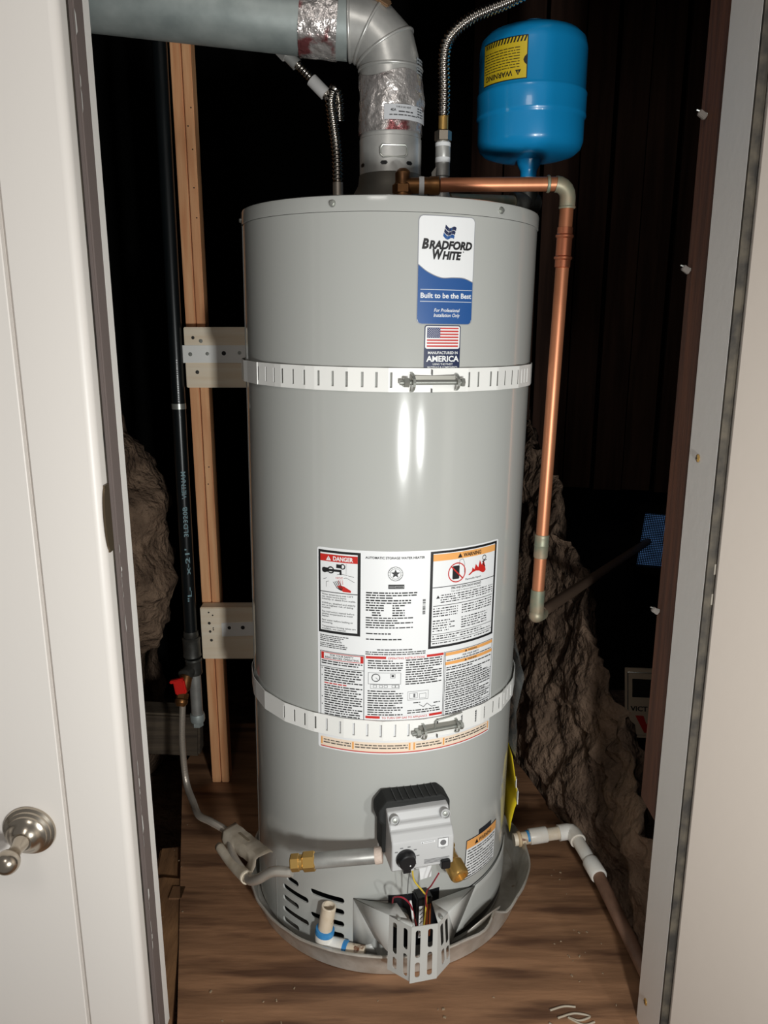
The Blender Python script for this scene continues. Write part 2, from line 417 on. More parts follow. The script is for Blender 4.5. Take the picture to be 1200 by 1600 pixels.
for i in range(NY + 1):
    for j in range(NS + 1):
        y = -0.3 + 1.2 * i / NY; z = -0.24 + 0.62 * j / NS
        xx = -0.70 + 0.1 * (y > 2) - 0.05 * j / NS; n = noisy((xx, y, z), 0.03, 8.0, 9.0)
        vs.append((xx + n, y, z))
hb.add(vs, [(i * (NS + 1) + j, (i + 1) * (NS + 1) + j, (i + 1) * (NS + 1) + j + 1, i * (NS + 1) + j + 1) for i in range(NY) for j in range(NS)])
struct(hb.build('wall_left_bank', DIRTR, None, 70))
tb = B().box((-0.575, 0.43, 0.075), (0.20, 0.07, 0.12), Matrix.Rotation(rad(3), 3, 'Y'), bev=0.006)
tag(tb.build('timber', M('grey_old_timber', (88, 76, 62), 0.85, col2=(64, 54, 44), nscale=8, stretch=(0.6, 8, 8), bump=0.2, bscale=30), None, 30), 'grey old timber lying level behind the steel gas hose', 'timber')

# closed door leaf on the left: stile, bead groove, field
prof = [(-1.15, -0.445), (-1.15, -0.475), (-0.4478, -0.475), (-0.4466, -0.474), (-0.4462, -0.467), (-0.4412, -0.467), (-0.4408, -0.474), (-0.4396, -0.475)]
prof += [(-0.367 + 0.0115 * sin(pi / 2 * k / 6) , -0.4635 - 0.0115 * cos(pi / 2 * k / 6)) for k in range(7)] + [(-0.3555, -0.447)]
door = B().prism([(x, y, -0.06) for x, y in prof], (0, 0, 2.16)).build('door_1', WHITEP, None, 25); struct(door)
sp = B()      # rounded strike lip let into the door's edge
out = [(-0.3552, -0.4640 - 0.0)]
spts = []
for k in range(17):
    t = pi * k / 16; spts.append((0.0095 * sin(t), 0.042 * cos(t)))
sp.add([(-0.3545 - 0.0005, -0.462 - a, 0.874 + b_) for a, b_ in spts] + [(-0.3525, -0.462 - a, 0.874 + b_) for a, b_ in spts],
       [tuple(range(17)), tuple(range(33, 16, -1))] + [(i, i + 1, 18 + i, 17 + i) for i in range(16)])
sp.box((-0.3542, -0.455, 0.874), (0.002, 0.016, 0.09))
sp.build('strike_plate', M('tarnished_strike', (120, 104, 84), 0.35, 0.8), door)
tr1 = B().box((-0.3575, -0.4125, 0.99), (0.008, 0.033, 2.1), bev=0.002).build('trim_1', BROWNW, None, 30); struct(tr1)
cb = B(); z = 0.0
while z < 2.0:      # ragged white paint left along the front edge of the strip
    hgt = random.uniform(0.004, 0.034); wdt = random.uniform(0.0006, 0.0055)
    if mnoise.noise(Vector((0, 0, z * 6))) > 0.02 and random.random() > 0.25:
        cb.add([(-0.3530, -0.4288, z), (-0.3530, -0.4288 + wdt, z + 0.2 * hgt), (-0.3530, -0.4288 + wdt * random.uniform(0.5, 1.2), z + 0.8 * hgt), (-0.3530, -0.4288, z + hgt)], [(0, 1, 2, 3)])
    z += hgt
tag(cb.build('paint_chips', CHIP, tr1, 0), kind='stuff')
tr2 = B().box((-0.366, -0.382, 0.99), (0.022, 0.026, 2.1), bev=0.002).build('trim_2', JAMBP, None, 30); struct(tr2)
struct(B().box((-0.3665, -0.437, 0.99), (0.012, 0.018, 2.1)).build('door_gap_shade', GAPK, None, 0))  # dark strip painted for the shade in the gap behind the leaf
# right jamb, its gap and the wall panel
tr4 = B().box((0.443, -0.4175, 0.99), (0.019, 0.093, 2.1), bev=0.0015).build('trim_4', JAMBP, None, 30); struct(tr4)
struct(B().box((0.4395, -0.4655, 0.99), (0.0118, 0.005, 2.1)).build('jamb_gap_shade', GAPK, None, 0))  # flush dark strip painted for the shade between jamb and leaf
wf = B()      # open right-hand leaf, swung out past the jamb
pf = [(0.0, 0.0), (0.001, -0.004), (0.004, -0.006), (0.40, -0.006), (0.404, 0.0), (0.410, 0.0), (0.414, -0.006), (0.76, -0.006), (0.76, 0.029), (0.0, 0.029)]
ang = rad(-52)
wf.prism([(0.4465 + a * cos(ang) - b_ * sin(ang), -0.4705 + a * sin(ang) + b_ * cos(ang), -0.06) for a, b_ in pf], (0, 0, 2.16))
wfo = wf.build('door_2', PANELP, None, 30); struct(wfo)
struct(B().box((0.84, -0.43, 0.99), (0.76, 0.04, 2.2)).build('wall_front', PANELP, None, 0))
gb = B(); z = 0.0
while z < 2.0:
    hgt = random.uniform(0.004, 0.03)
    if 0.70 < z < 0.80 and random.random() > 0.4: gb.box((0.4438, -0.4688, z + hgt / 2), (0.003, random.uniform(0.001, 0.003), hgt * 0.7))
    z += hgt * random.uniform(1, 2)
tag(gb.build('paint_chips', M('grey_chip', (150, 142, 130), 0.7), tr4, 0), kind='stuff')
struct(B().box((0.0, -0.43, 2.18), (2.4, 0.09, 0.16)).build('header_light_block', PANELP, None, 0))  # unseen header, added to keep ambient light out of the closet
struct(B().box((-1.1, -0.40, 0.99), (0.1, 0.1, 2.6)).build('wall_front_left', PANELP, None, 0))
for zz, xx in ((0.945, 0.4332), (0.05, 0.4332)):
    s_ = B().lathe([(0.0055, 0), (0.0055, 0.001), (0.004, 0.002), (1e-6, 0.0022)], (xx, -0.405, zz), (-1, 0, 0), 14)
    s_.box((xx - 0.0022, -0.405, zz), (0.0006, 0.0062, 0.0012), mi=1); s_.box((xx - 0.0022, -0.405, zz), (0.0006, 0.0012, 0.0062), mi=1)
    s_.build('screw', [BRASS, GAPK], tr4)
st = B().box((0.4445, -0.336, 1.28), (0.021, 0.066, 1.84)).build('door_stud', OLDW, None, 0)
tag(st, 'dark reddish old wood stud just behind the right door jamb', 'stud')
for yy, zz, lab in ((-0.315, 1.195, 'white cable clip on the reddish stud, middle height'), (-0.325, 1.39, 'bent white cable clip on the reddish stud, topmost'), (-0.312, 0.69, 'grey cable clip low on the reddish stud near the mesh vent')):
    c_ = thing('cable_clip', lab, 'clip', (0.4335, yy, zz), 'cable clips on the reddish stud')
    B().box((-0.006, 0, 0), (0.012, 0.006, 0.008), Matrix.Rotation(rad(35), 3, 'Y'), bev=0.001).build('clip_body', M('grey_clip', (112, 104, 98), 0.5), c_)
    B().tube([(0.004, 0, 0.0), (-0.014, 0, 0.006)], 0.0012, 8).build('nail', ZINC, c_)

# daylight vent with wire screen far at the right
VM = Matrix.Translation((0.905, 0.93, 0.452)) @ Matrix.Rotation(rad(5), 4, 'Y')
wn = B().box((0, 0, 0), (0.19, 0.008, 0.17)).build('window_1', DAY, None, 0); struct(wn); wn.matrix_world = VM
for c_, sz in (((-0.104, -0.01, 0), (0.022, 0.03, 0.22)), ((0.104, -0.01, 0), (0.022, 0.03, 0.22)), ((0, -0.01, 0.098), (0.19, 0.03, 0.022)), ((0, -0.01, -0.098), (0.19, 0.03, 0.022))):
    B().box(c_, sz).build('window_frame', VOID, wn, 0)
sb = B()
for i in range(34): sb.box((-0.092 + 0.184 * i / 33, -0.014, 0), (0.0026, 0.002, 0.17))
for i in range(30): sb.box((0, -0.0145, -0.083 + 0.166 * i / 29), (0.186, 0.002, 0.0026))
tag(sb.build('wire_screen', SCREENW, wn, 0), kind='stuff')

# ------------------------------------------------------------------ water heater
wh = thing('water_heater', 'tall grey cylindrical gas water heater with labels, standing in a metal drain pan', 'water heater', (0, 0, 0))
wh.rotation_euler = (0, 0.0138, 0)
def ct(th, z, r=R): return cyl(r, rad(th), z)
# jacket with real vent slots, cut once
N = 240
jb = B(); prof = [(R, -0.008), (R, 0.135), (R, 0.15), (R, 1.279), (R - 0.003, 1.279), (R - 0.003, 0.15), (R - 0.003, 0.135), (R - 0.003, -0.008)]
jb.ringed(prof, n=N)
jk = jb.build('jacket', PAINT, wh, 0)
SL = [(-44.3, -36.8, 0.1055), (-46.8, -31.5, 0.081), (-46.8, -36.8, 0.0563), (-46.9, -31.4, 0.0315), (-47.0, -36.7, 0.0075),
      (-30.6, -14.9, 0.1065), (-22.8, -14.9, 0.082), (-30.6, -14.9, 0.0563), (-22.0, -14.9, 0.031)]
cb_ = B()
for t0, t1, z0 in SL:
    hh = 0.0061; e = math.degrees(hh / R); ring = []
    for k in range(7): a = pi / 2 + pi * k / 6; ring.append((t0 + e + e * cos(a), z0 + hh * sin(a)))
    n = 6
    lowr = [(t0 + e + (t1 - t0 - 2 * e) * i / n, z0 - hh) for i in range(1, n)]
    upr = [(t1 - e - (t1 - t0 - 2 * e) * i / n, z0 + hh) for i in range(1, n)]
    r2 = [(t1 - e + e * cos(-pi / 2 + pi * k / 6), z0 + hh * sin(-pi / 2 + pi * k / 6)) for k in range(7)]
    ring = ring + lowr + r2 + upr; m = len(ring)
    cb_.add([ct(t, z, R - 0.02) for t, z in ring] + [ct(t, z, R + 0.02) for t, z in ring],
            [tuple(range(m)), tuple(range(2 * m - 1, m - 1, -1))] + [(i, (i + 1) % m, m + (i + 1) % m, m + i) for i in range(m)])
cut = cb_.build('cutter', PAINT, wh, 0)
md = jk.modifiers.new('slots', 'BOOLEAN'); md.object = cut; md.operation = 'DIFFERENCE'; md.solver = 'EXACT'
dg = bpy.context.evaluated_depsgraph_get(); dg.update()
me = bpy.data.meshes.new_from_object(jk.evaluated_get(dg)); jk.modifiers.clear(); old = jk.data; jk.data = me; bpy.data.meshes.remove(old)
me.polygons.foreach_set('use_smooth', [True] * len(me.polygons)); me.set_sharp_from_angle(angle=rad(30))
bpy.data.objects.remove(cut)
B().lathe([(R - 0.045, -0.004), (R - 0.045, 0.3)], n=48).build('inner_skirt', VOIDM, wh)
# top cap with its rolled rim
B().lathe([(R - 0.004, 1.2795), (R + 0.0016, 1.2795), (R + 0.0018, 1.298), (R + 0.0008, 1.301), (R - 0.003, 1.3025), (R - 0.012, 1.300), (0.001, 1.300)], n=180).build('top_cap', PAINT, wh, 50)
for th in (-19.4, 40.6, 95, -85):
    a = ct(th, 0, 1); s_ = B().lathe([(0.0048, 0), (0.0048, 0.0012), (0.0036, 0.0014), (0.0034, 0.0042), (1e-6, 0.0046)], ct(th, 1.2905, R + 0.0017), a, 6)
    s_.lathe([(0.0054, 0), (0.0054, 0.0008)], ct(th, 1.2905, R + 0.0017), a, 14)
    s_.build('cap_screw', ZINC, wh, 20)
# vertical seams
sb_ = B(); sb_.add([ct(-51.7, -0.008, R + 0.0008), ct(-51.0, -0.008, R + 0.0008), ct(-51.0, 0.125, R + 0.0008), ct(-51.7, 0.125, R + 0.0008)], [(0, 1, 2, 3)])
sb_.build('jacket_seam', M('seam_edge', (206, 206, 202), 0.3), wh, 0)
sb_ = B(); sb_.tube([ct(-77, -0.008, R), ct(-77, 1.278, R)], 0.0012, 6); sb_.build('jacket_seam', PAINT, wh)

fn = lambda u, v, L: cyl(R + L, u / R, v)
# brand sticker
d = Decal(fn, [PRINT_S, PRINT_W, PRINT_B, PRINT_K, PRINT_N, PRINT_R])
d.rrect(0.0400, 1.1215, 0.1312, 1.2762, 0.008, 0, 0)
d.rrect(0.0412, 1.1227, 0.1300, 1.2750, 0.007, 1, 1)
WV = catmull([(0, 1.2066, 0), (0.17, 1.1960, 0), (0.40, 1.1885, 0), (0.62, 1.1890, 0), (0.82, 1.1885, 0), (1, 1.1833, 0)], 12)
def wave(u):
    t = max(0, min(1, (u - 0.0412) / 0.0888))
    for a, c_ in zip(WV, WV[1:]):
        if t <= c_.x + 1e-9: return a.y + (c_.y - a.y) * (t - a.x) / max(1e-9, c_.x - a.x)
    return 1.1833
def bot(u):
    e = min(u - 0.0412, 0.1300 - u); r_ = 0.007
    return 1.1227 + (0 if e >= r_ else r_ - math.sqrt(max(0, r_ * r_ - (r_ - e) ** 2)))
d.band(0.0412, 0.1300, lambda u: wave(u) , lambda u: wave(u) + 0.0012, 0, 2, 40)
d.band(0.0412, 0.1300, bot, wave, 2, 2, 48)
d.rect(0.0450, 1.1716, 0.1290, 1.1723, 1, 3); d.rect(0.0450, 1.1545, 0.1290, 1.1552, 1, 3)
d.text('Built to be the Best', 0.0868, 1.1600, 0.0076, 1, 0.0825, bold=0.022)
d.text('For Professional', 0.0878, 1.1400, 0.0052, 1, 0.042, bold=0.012, shear=0.25)
d.text('Installation Only', 0.0878, 1.1328, 0.0052, 1, 0.043, bold=0.012, shear=0.25)
d.text('B', 0.0458, 1.2298, 0.0138, 3, 0.0104, 'L', 0.05, 0.22); d.text('RADFORD', 0.0566, 1.2298, 0.0112, 3, 0.0698, 'L', 0.05, 0.22)
d.text('W', 0.0620, 1.2155, 0.0138, 3, 0.0172, 'L', 0.05, 0.22); d.text('HITE', 0.0776, 1.2155, 0.0112, 3, 0.0310, 'L', 0.05, 0.22)
d.disc(0.1118, 1.2266, 0.0009, 3, 3, 8)
for i in range(3):      # the waving flag emblem: three bands of blue blocks
    for j in range(3):
        for k in range(4):
            q0 = j / 3 + k / 12; q1 = q0 + 1 / 12 - (0.02 if k == 3 else 0)
            f_ = lambda q, i_: 1.2626 - 0.0056 * i_ + 0.0022 * sin(2 * pi * q + 2.6) - 0.004 * q
            uo = 0.0806 - 0.0014 * i
            d.poly([(uo + 0.0175 * q0, f_(q0, i) - 0.0048), (uo + 0.0175 * q1, f_(q1, i) - 0.0048), (uo + 0.0175 * q1 + 0.001, f_(q1, i)), (uo + 0.0175 * q0 + 0.001, f_(q0, i))], 4 if (i < 2 and not (i == 0 and j == 1 and k == 2)) else 2, 3)
d.build('brand_sticker', wh, 'white and blue brand sticker', 'lettering')
# flag sticker
d = Decal(fn, [PRINT_N, PRINT_W, PRINT_R, M('flag_blue', (50, 58, 104), 0.4)])
d.rrect(0.0530, 1.0500, 0.1122, 1.1208, 0.004, 0, 0)
d.rrect(0.0546, 1.0860, 0.1106, 1.1194, 0.003, 1, 1)
fh = (1.1172 - 1.0888) / 13
for i in range(0, 13, 2): d.rect(0.0572, 1.1172 - fh * (i + 1), 0.1082, 1.1172 - fh * i, 2, 2)
d.rect(0.0572, 1.1172 - fh * 7, 0.0778, 1.1172, 3, 3)
for r_ in range(9):
    for c_ in range(6 if r_ % 2 == 0 else 5):
        u = 0.0572 + 0.0206 * ((c_ + (0.5 if r_ % 2 == 0 else 1.0)) / 6); v = 1.1172 - fh * 7 * (r_ + 0.9) / 9.8
        d.poly([(u + 0.00085 * cos(pi / 2 + 2 * pi * k / 10) * (1 if k % 2 == 0 else 0.42), v + 0.00085 * sin(pi / 2 + 2 * pi * k / 10) * (1 if k % 2 == 0 else 0.42)) for k in range(10)], 1, 4)
d.text('MANUFACTURED IN', 0.0834, 1.0782, 0.0040, 1, 0.0485, bold=0.02)
d.text('AMERICA', 0.0834, 1.0672, 0.0085, 1, 0.0535, bold=0.035)
d.text('USING THE FINEST', 0.0834, 1.0618, 0.0028, 1, 0.033, bold=0.012)
d.text('MATERIALS & COMPONENTS', 0.0834, 1.0572, 0.0028, 1, 0.049, bold=0.012)
d.build('flag_sticker', wh, 'navy sticker with a striped flag and AMERICA', 'lettering')
# large instruction label
d = Decal(fn, [PRINT_W, PRINT_K, PRINT_R, PRINT_O, PRINT_P, PRINT_G])
K, RR, OO, PP, GG = 1, 2, 3, 4, 5
d.rrect(-0.1155, 0.4080, 0.2165, 0.7688, 0.004, 0, 0)
# danger box
d.rect(-0.1130, 0.6215, -0.0403, 0.7645, K, 1); d.rect(-0.1092, 0.6262, -0.0452, 0.7605, 0, 2)
d.rect(-0.1092, 0.7460, -0.0452, 0.7580, RR, 3)
d.tri(-0.0945, 0.7478, 0.0078, 0, 4); d.rect(-0.0949, 0.7498, -0.0941, 0.7530, RR, 5)
d.text('DANGER', -0.0695, 0.7484, 0.0072, 0, 0.034, bold=0.035, layer=4)
d.rect(-0.1092, 0.6930, -0.0452, 0.6942, K, 3)
d.rect(-0.1055, 0.7275, -0.0960, 0.7350, K, 3); d.rect(-0.0965, 0.7295, -0.0720, 0.7335, K, 3)
d.ring(-0.0905, 0.7318, 0.0060, 0.002, K, 4); d.rect(-0.0810, 0.7360, -0.0715, 0.7425, K, 3); d.ring(-0.0700, 0.7392, 0.0046, 0.0016, K, 4); d.ring(-0.1015, 0.7310, 0.0046, 0.0014, K, 4)
d.rect(-0.0752, 0.7250, -0.0718, 0.7300, K, 3)
d.text('HOT', -0.0755, 0.7178, 0.0034, RR, 0.012, layer=4)
d.line([(-0.1040, 0.7150), (-0.0740, 0.7270), (-0.0510, 0.7230)], 0.0007, K); d.line([(-0.0985, 0.7020), (-0.0985, 0.7110), (-0.0640, 0.7210), (-0.0500, 0.7140)], 0.0006, K); d.line([(-0.0640, 0.7270), (-0.0640, 0.7450)], 0.0004, GG)
for k in range(4): d.line([(-0.0860 + 0.003 * k, 0.7120 + 0.001 * k), (-0.0795 + 0.003 * k, 0.7020), (-0.0720, 0.6985)], 0.0012, K)
d.poly([(-0.0800, 0.7045), (-0.0745, 0.7075), (-0.0670, 0.7055), (-0.0560, 0.6995), (-0.0560, 0.6962), (-0.0690, 0.6965)], RR, 3)
for k in range(3): d.line([(-0.0775 + 0.0035 * k, 0.7165), (-0.0765 + 0.0035 * k, 0.7085)], 0.0006, RR)
yv = 0.6878
for para in (('Water temperature over 125°F', 'can cause severe burns', 'instantly or death from scalds.'), ('Children, disabled and elderly', 'are at highest risk of being', 'scalded.'), ('See instruction manual before', 'setting temperature at water', 'heater.'), ('Feel water before bathing or', 'showering.'), ('Temperature limiting valves are', 'available, see manual.')):
    for ln in para:
        d.text(ln, -0.1068, yv, 0.0030, K, min(0.0590, 0.00195 * len(ln)), 'L', 0.006); yv -= 0.0040
    yv -= 0.0030
# centre column
d.text('AUTOMATIC STORAGE WATER HEATER', 0.0155, 0.7560, 0.0038, K, 0.0960, bold=0.014)
d.ring(0.0160, 0.7312, 0.0122, 0.0007, GG, 3, 30); d.ring(0.0160, 0.7312, 0.0090, 0.0005, GG, 3, 30)
d.poly([(0.0160 + 0.0078 * cos(pi / 2 + 2 * pi * k / 10) * (1 if k % 2 == 0 else 0.42), 0.7312 + 0.0078 * sin(pi / 2 + 2 * pi * k / 10) * (1 if k % 2 == 0 else 0.42)) for k in range(10)], K, 3)
for k in range(24):
    a = 2 * pi * k / 24
    if k % 6: d.disc(0.0160 + 0.0107 * cos(a), 0.7312 + 0.0107 * sin(a), 0.0006, GG, 3, 5)
d.rect(0.0048, 0.7058, 0.0305, 0.7130, K, 3); d.rect(0.0060, 0.7074, 0.0140, 0.7112, GG, 4); d.rect(0.0150, 0.7078, 0.0292, 0.7106, 0, 4); d.rect(0.0154, 0.7082, 0.0288, 0.7102, K, 5)
d.text('MEETS WITH HARMONIC REQUIREMENTS', -0.0312, 0.6985, 0.0026, K, 0.082, 'L', 0.012) if False else None
d.prose(-0.0312, 0.0520, 0.6975, 0.0042, 3, K, 0.0021, short=0.5)
d.prose(-0.0312, 0.0420, 0.6845, 0.0042, 2, K, 0.0021, short=0.5)
for i in range(5):
    d.prose(-0.0312 + (0.010 if i > 2 else 0), -0.0020, 0.6760 - 0.0042 * i, 0.0042, 1, K, 0.0021); d.prose(0.0120, 0.0320, 0.6760 - 0.0042 * i, 0.0042, 1, K, 0.0021, short=0.4)
d.prose(-0.0312, 0.0460, 0.6545, 0.0042, 5, K, 0.0019, short=0.6)
d.prose(-0.0305, 0.0100, 0.6270, 0.0042, 1, K, 0.0021); d.prose(-0.0305, 0.0460, 0.6170, 0.0042, 1, K, 0.0021)
for i in range(14): d.rect(0.0618, 0.6605 + i * 0.0019, 0.0665, 0.6605 + i * 0.0019 + random.choice((0.0006, 0.0012)), K, 2)
d.prose(-0.0120, 0.0460, 0.5990, 0.0036, 1, K, 0.0016); d.prose(-0.0312, 0.0690, 0.5945, 0.0036, 2, K, 0.0016)
d.prose(-0.1105, -0.0600, 0.6160, 0.0032, 4, K, 0.0013); d.prose(-0.1105, -0.0620, 0.6020, 0.0032, 3, K, 0.0013)
# warning box
d.rect(0.0732, 0.5975, 0.2118, 0.7660, K, 1); d.rect(0.0778, 0.6020, 0.2066, 0.7622, 0, 2)
d.rect(0.0778, 0.7495, 0.2066, 0.7608, OO, 3); d.tri(0.1265, 0.7512, 0.0078, K, 4); d.text('WARNING', 0.1520, 0.7518, 0.0064, K, 0.038, bold=0.03, layer=4)
d.rect(0.0778, 0.7038, 0.2066, 0.7050, K, 3)
d.rrect(0.1130, 0.7150, 0.1262, 0.7380, 0.002, K, 3); d.line([(0.1250, 0.7380), (0.1265, 0.7470), (0.1330, 0.7480), (0.1360, 0.7400), (0.1360, 0.7240)], 0.0006, K)
d.ring(0.1215, 0.7262, 0.0170, 0.0018, RR, 4, 32); d.line([(0.1098, 0.7380), (0.1332, 0.7145)], 0.0022, RR, 5)
d.poly([(0.1440, 0.7180), (0.1520, 0.7240), (0.1530, 0.7300), (0.1575, 0.7260), (0.1600, 0.7350), (0.1660, 0.7280), (0.1690, 0.7400), (0.1740, 0.7310), (0.1780, 0.7390), (0.1815, 0.7300), (0.1840, 0.7200), (0.1800, 0.7170)], RR, 3)
d.ring(0.1790, 0.7430, 0.0046, 0.0012, K, 4); d.line([(0.1790, 0.7385), (0.1765, 0.7325), (0.1820, 0.7270)], 0.0016, K, 4); d.line([(0.1740, 0.7365), (0.1850, 0.7385)], 0.0012, K, 4)
d.text('Flammable Vapors', 0.1560, 0.7100, 0.0036, K, 0.034, bold=0.004)
d.text('FIRE AND EXPLOSION HAZARD', 0.1430, 0.6985, 0.0038, K, 0.062, bold=0.022)
d.text('Can result in serious injury or death.', 0.1430, 0.6938, 0.0030, K, 0.062)
d.tri(0.0880, 0.6850, 0.0056, K); d.prose(0.0925, 0.2040, 0.6890, 0.0040, 4, K, 0.0018)
d.rect(0.0800, 0.6718, 0.2046, 0.6728, K, 3)
d.prose(0.0800, 0.1260, 0.6665, 0.0044, 4, K, 0.0019); d.prose(0.0800, 0.1210, 0.6450, 0.0044, 5, K, 0.0019)
d.prose(0.1340, 0.2030, 0.6665, 0.0044, 4, K, 0.0019, short=0.6); d.prose(0.1340, 0.1930, 0.6450, 0.0044, 5, K, 0.0019)
d.rect(0.0790, 0.6222, 0.2056, 0.6230, K, 3); d.prose(0.0800, 0.2020, 0.6178, 0.0042, 2, K, 0.0019)
d.rect(0.0778, 0.6100, 0.2066, 0.6108, K, 3); d.prose(0.0800, 0.2020, 0.6055, 0.0040, 1, K, 0.0018)
# lower left: for your safety
d.frame(-0.1108, 0.4350, -0.0328, 0.5885, 0.0010, K, 1)
d.rect(-0.1085, 0.5740, -0.0345, 0.5866, RR, 2); d.rect(-0.1035, 0.5752, -0.0395, 0.5856, 0, 3)
d.text('FOR YOUR SAFETY', -0.0715, 0.5812, 0.0036, K, 0.041, bold=0.012, layer=4); d.text('READ BEFORE OPERATING', -0.0715, 0.5764, 0.0036, K, 0.059, bold=0.012, layer=4)
d.prose(-0.1080, -0.0360, 0.5700, 0.0042, 2, K, 0.0019); d.rect(-0.1100, 0.5605, -0.0332, 0.5614, K, 2)
d.prose(-0.1030, -0.0360, 0.5565, 0.0044, 6, K, 0.0020); d.prose(-0.1030, -0.0460, 0.5301, 0.0044, 1, RR, 0.0020); d.prose(-0.1030, -0.0360, 0.5257, 0.0044, 13, K, 0.0020)
for k, v_ in enumerate((0.5565, 0.5433, 0.5040, 0.4900)): d.rect(-0.1080, v_, -0.1066, v_ + 0.002, K, 2)
# lower middle: operating instructions
d.rect(-0.0304, 0.5838, 0.1016, 0.5880, RR, 2); d.rect(0.0030, 0.5826, 0.0712, 0.5890, 0, 3); d.text('OPERATING INSTRUCTIONS', 0.0370, 0.5836, 0.0036, RR, 0.062, bold=0.012, layer=4)
d.rect(-0.0304, 0.4752, 0.1020, 0.4796, RR, 2); d.rect(-0.0062, 0.4742, 0.0780, 0.4806, 0, 3); d.text('TO TURN OFF GAS TO APPLIANCE', 0.0360, 0.4754, 0.0036, RR, 0.078, bold=0.012, layer=4)
d.rect(0.1026, 0.4350, 0.1034, 0.5890, K, 2)
d.prose(-0.0270, 0.0310, 0.5790, 0.0042, 4, K, 0.0019); d.prose(-0.0080, 0.0280, 0.5625, 0.0034, 1, K, 0.0014)
d.frame(-0.0265, 0.5380, 0.0280, 0.5590, 0.0006, GG, 2); d.frame(-0.0225, 0.5300, 0.0255, 0.5378, 0.0005, GG, 2)
d.ring(-0.0135, 0.5500, 0.0072, 0.0012, K, 3); d.line([(-0.0135, 0.5500), (-0.0105, 0.5470)], 0.0008, K); d.frame(0.0105, 0.5495, 0.0185, 0.5570, 0.0006, GG); d.rect(0.0125, 0.5515, 0.0165, 0.5550, K, 3)
for u_ in (-0.018, -0.008, 0.000, 0.013, 0.019): d.frame(u_, 0.5320, u_ + 0.006, 0.5365, 0.0005, K)
d.prose(-0.0270, 0.0320, 0.5245, 0.0043, 11, K, 0.0019)
d.prose(0.0360, 0.0990, 0.5800, 0.0043, 11, K, 0.0019)
d.frame(0.0400, 0.5080, 0.0760, 0.5240, 0.0005, GG, 2); d.frame(0.0430, 0.5110, 0.0570, 0.5210, 0.0005, GG, 2); d.frame(0.0600, 0.5100, 0.0720, 0.5190, 0.0005, GG, 2); d.rect(0.0500, 0.5130, 0.0530, 0.5195, GG, 3)
d.line([(0.060, 0.499), (0.068, 0.494), (0.074, 0.500), (0.082, 0.493), (0.090, 0.4935)], 0.0008, K)
d.prose(0.0500, 0.0620, 0.5020, 0.0040, 1, K, 0.0016); d.prose(0.0860, 0.0980, 0.4985, 0.0040, 1, K, 0.0016); d.prose(0.0400, 0.0980, 0.4880, 0.0042, 2, K, 0.0018)
# lower right: small warnings
d.frame(0.1050, 0.4350, 0.2128, 0.5882, 0.0009, K, 1)
for v_ in (0.5808, 0.5640):
    d.rect(0.1060, v_, 0.2118, v_ + 0.0056, OO, 2); d.tri(0.1465, v_ + 0.0007, 0.0042, K); d.text('WARNING', 0.1610, v_ + 0.0009, 0.0036, K, 0.020, bold=0.012)
d.text('FOR YOUR SAFETY', 0.1580, 0.5752, 0.0032, K, 0.036, bold=0.004); d.prose(0.1080, 0.2090, 0.5712, 0.0034, 1, K, 0.0015)
d.prose(0.1080, 0.2090, 0.5580, 0.0042, 2, K, 0.0018, short=0.5)
for k in range(6):
    d.prose(0.1080, 0.2095, 0.5480 - 0.0178 * k, 0.0040, 4, K, 0.0018); d.rect(0.1060, 0.5345 - 0.0178 * k, 0.2118, 0.5350 - 0.0178 * k, K, 2)
# foot strip
d.rect(-0.1105, 0.4112, 0.2128, 0.4300, PP, 1); d.rect(-0.1105, 0.4108, 0.2128, 0.4126, RR, 2)
for u_ in (-0.1100, -0.0530, 0.0440, 0.0520, 0.1060, 0.2098): d.rect(u_, 0.4150, u_ + 0.0030, 0.4285, OO, 2)
for u0_, u1_ in ((-0.105, -0.055), (-0.048, 0.042), (0.057, 0.104), (0.111, 0.207)): d.prose(u0_, u1_, 0.4238, 0.0050, 2, K, 0.0017); d.rect(u0_, 0.4212, u1_, 0.4215, GG, 2)
d.build('rating_label', wh, 'large white instruction label with DANGER and WARNING boxes', 'printing')
# small warning label, low right, slightly turned
def fn2(u, v, L):
    a = rad(-2.2); return cyl(R + L, (0.2152 + u * cos(a) - v * sin(a)) / R, 0.1588 + u * sin(a) + v * cos(a))
d = Decal(fn2, [PRINT_K, PRINT_W, PRINT_O])
d.rrect(-0.0495, -0.0415, 0.0495, 0.0415, 0.002, 0, 0); d.rect(-0.0478, -0.0398, 0.0478, 0.0398, 1, 1); d.rect(-0.0478, 0.0225, 0.0478, 0.0398, 2, 2)
d.tri(-0.0215, 0.0258, 0.0090, 0, 3); d.text('WARNING', 0.0060, 0.0264, 0.0085, 0, 0.042, bold=0.02)
for k in range(5): d.prose(-0.044, 0.043, 0.0160 - 0.0120 * k, 0.0056, 2, 0, 0.0022, short=0.45)
d.build('warning_label', wh, 'small white label with orange WARNING band', 'printing')
d = Decal(lambda u, v, L: cyl(R + L, (0.2222 + u) / R, 0.2035 + v - 0.03 * u), [M('dark_badge', (40, 44, 52), 0.4)])
d.rrect(-0.0212, -0.0062, 0.0212, 0.0062, 0.002, 0, 0); d.build('badge', wh, 'small dark blank badge')

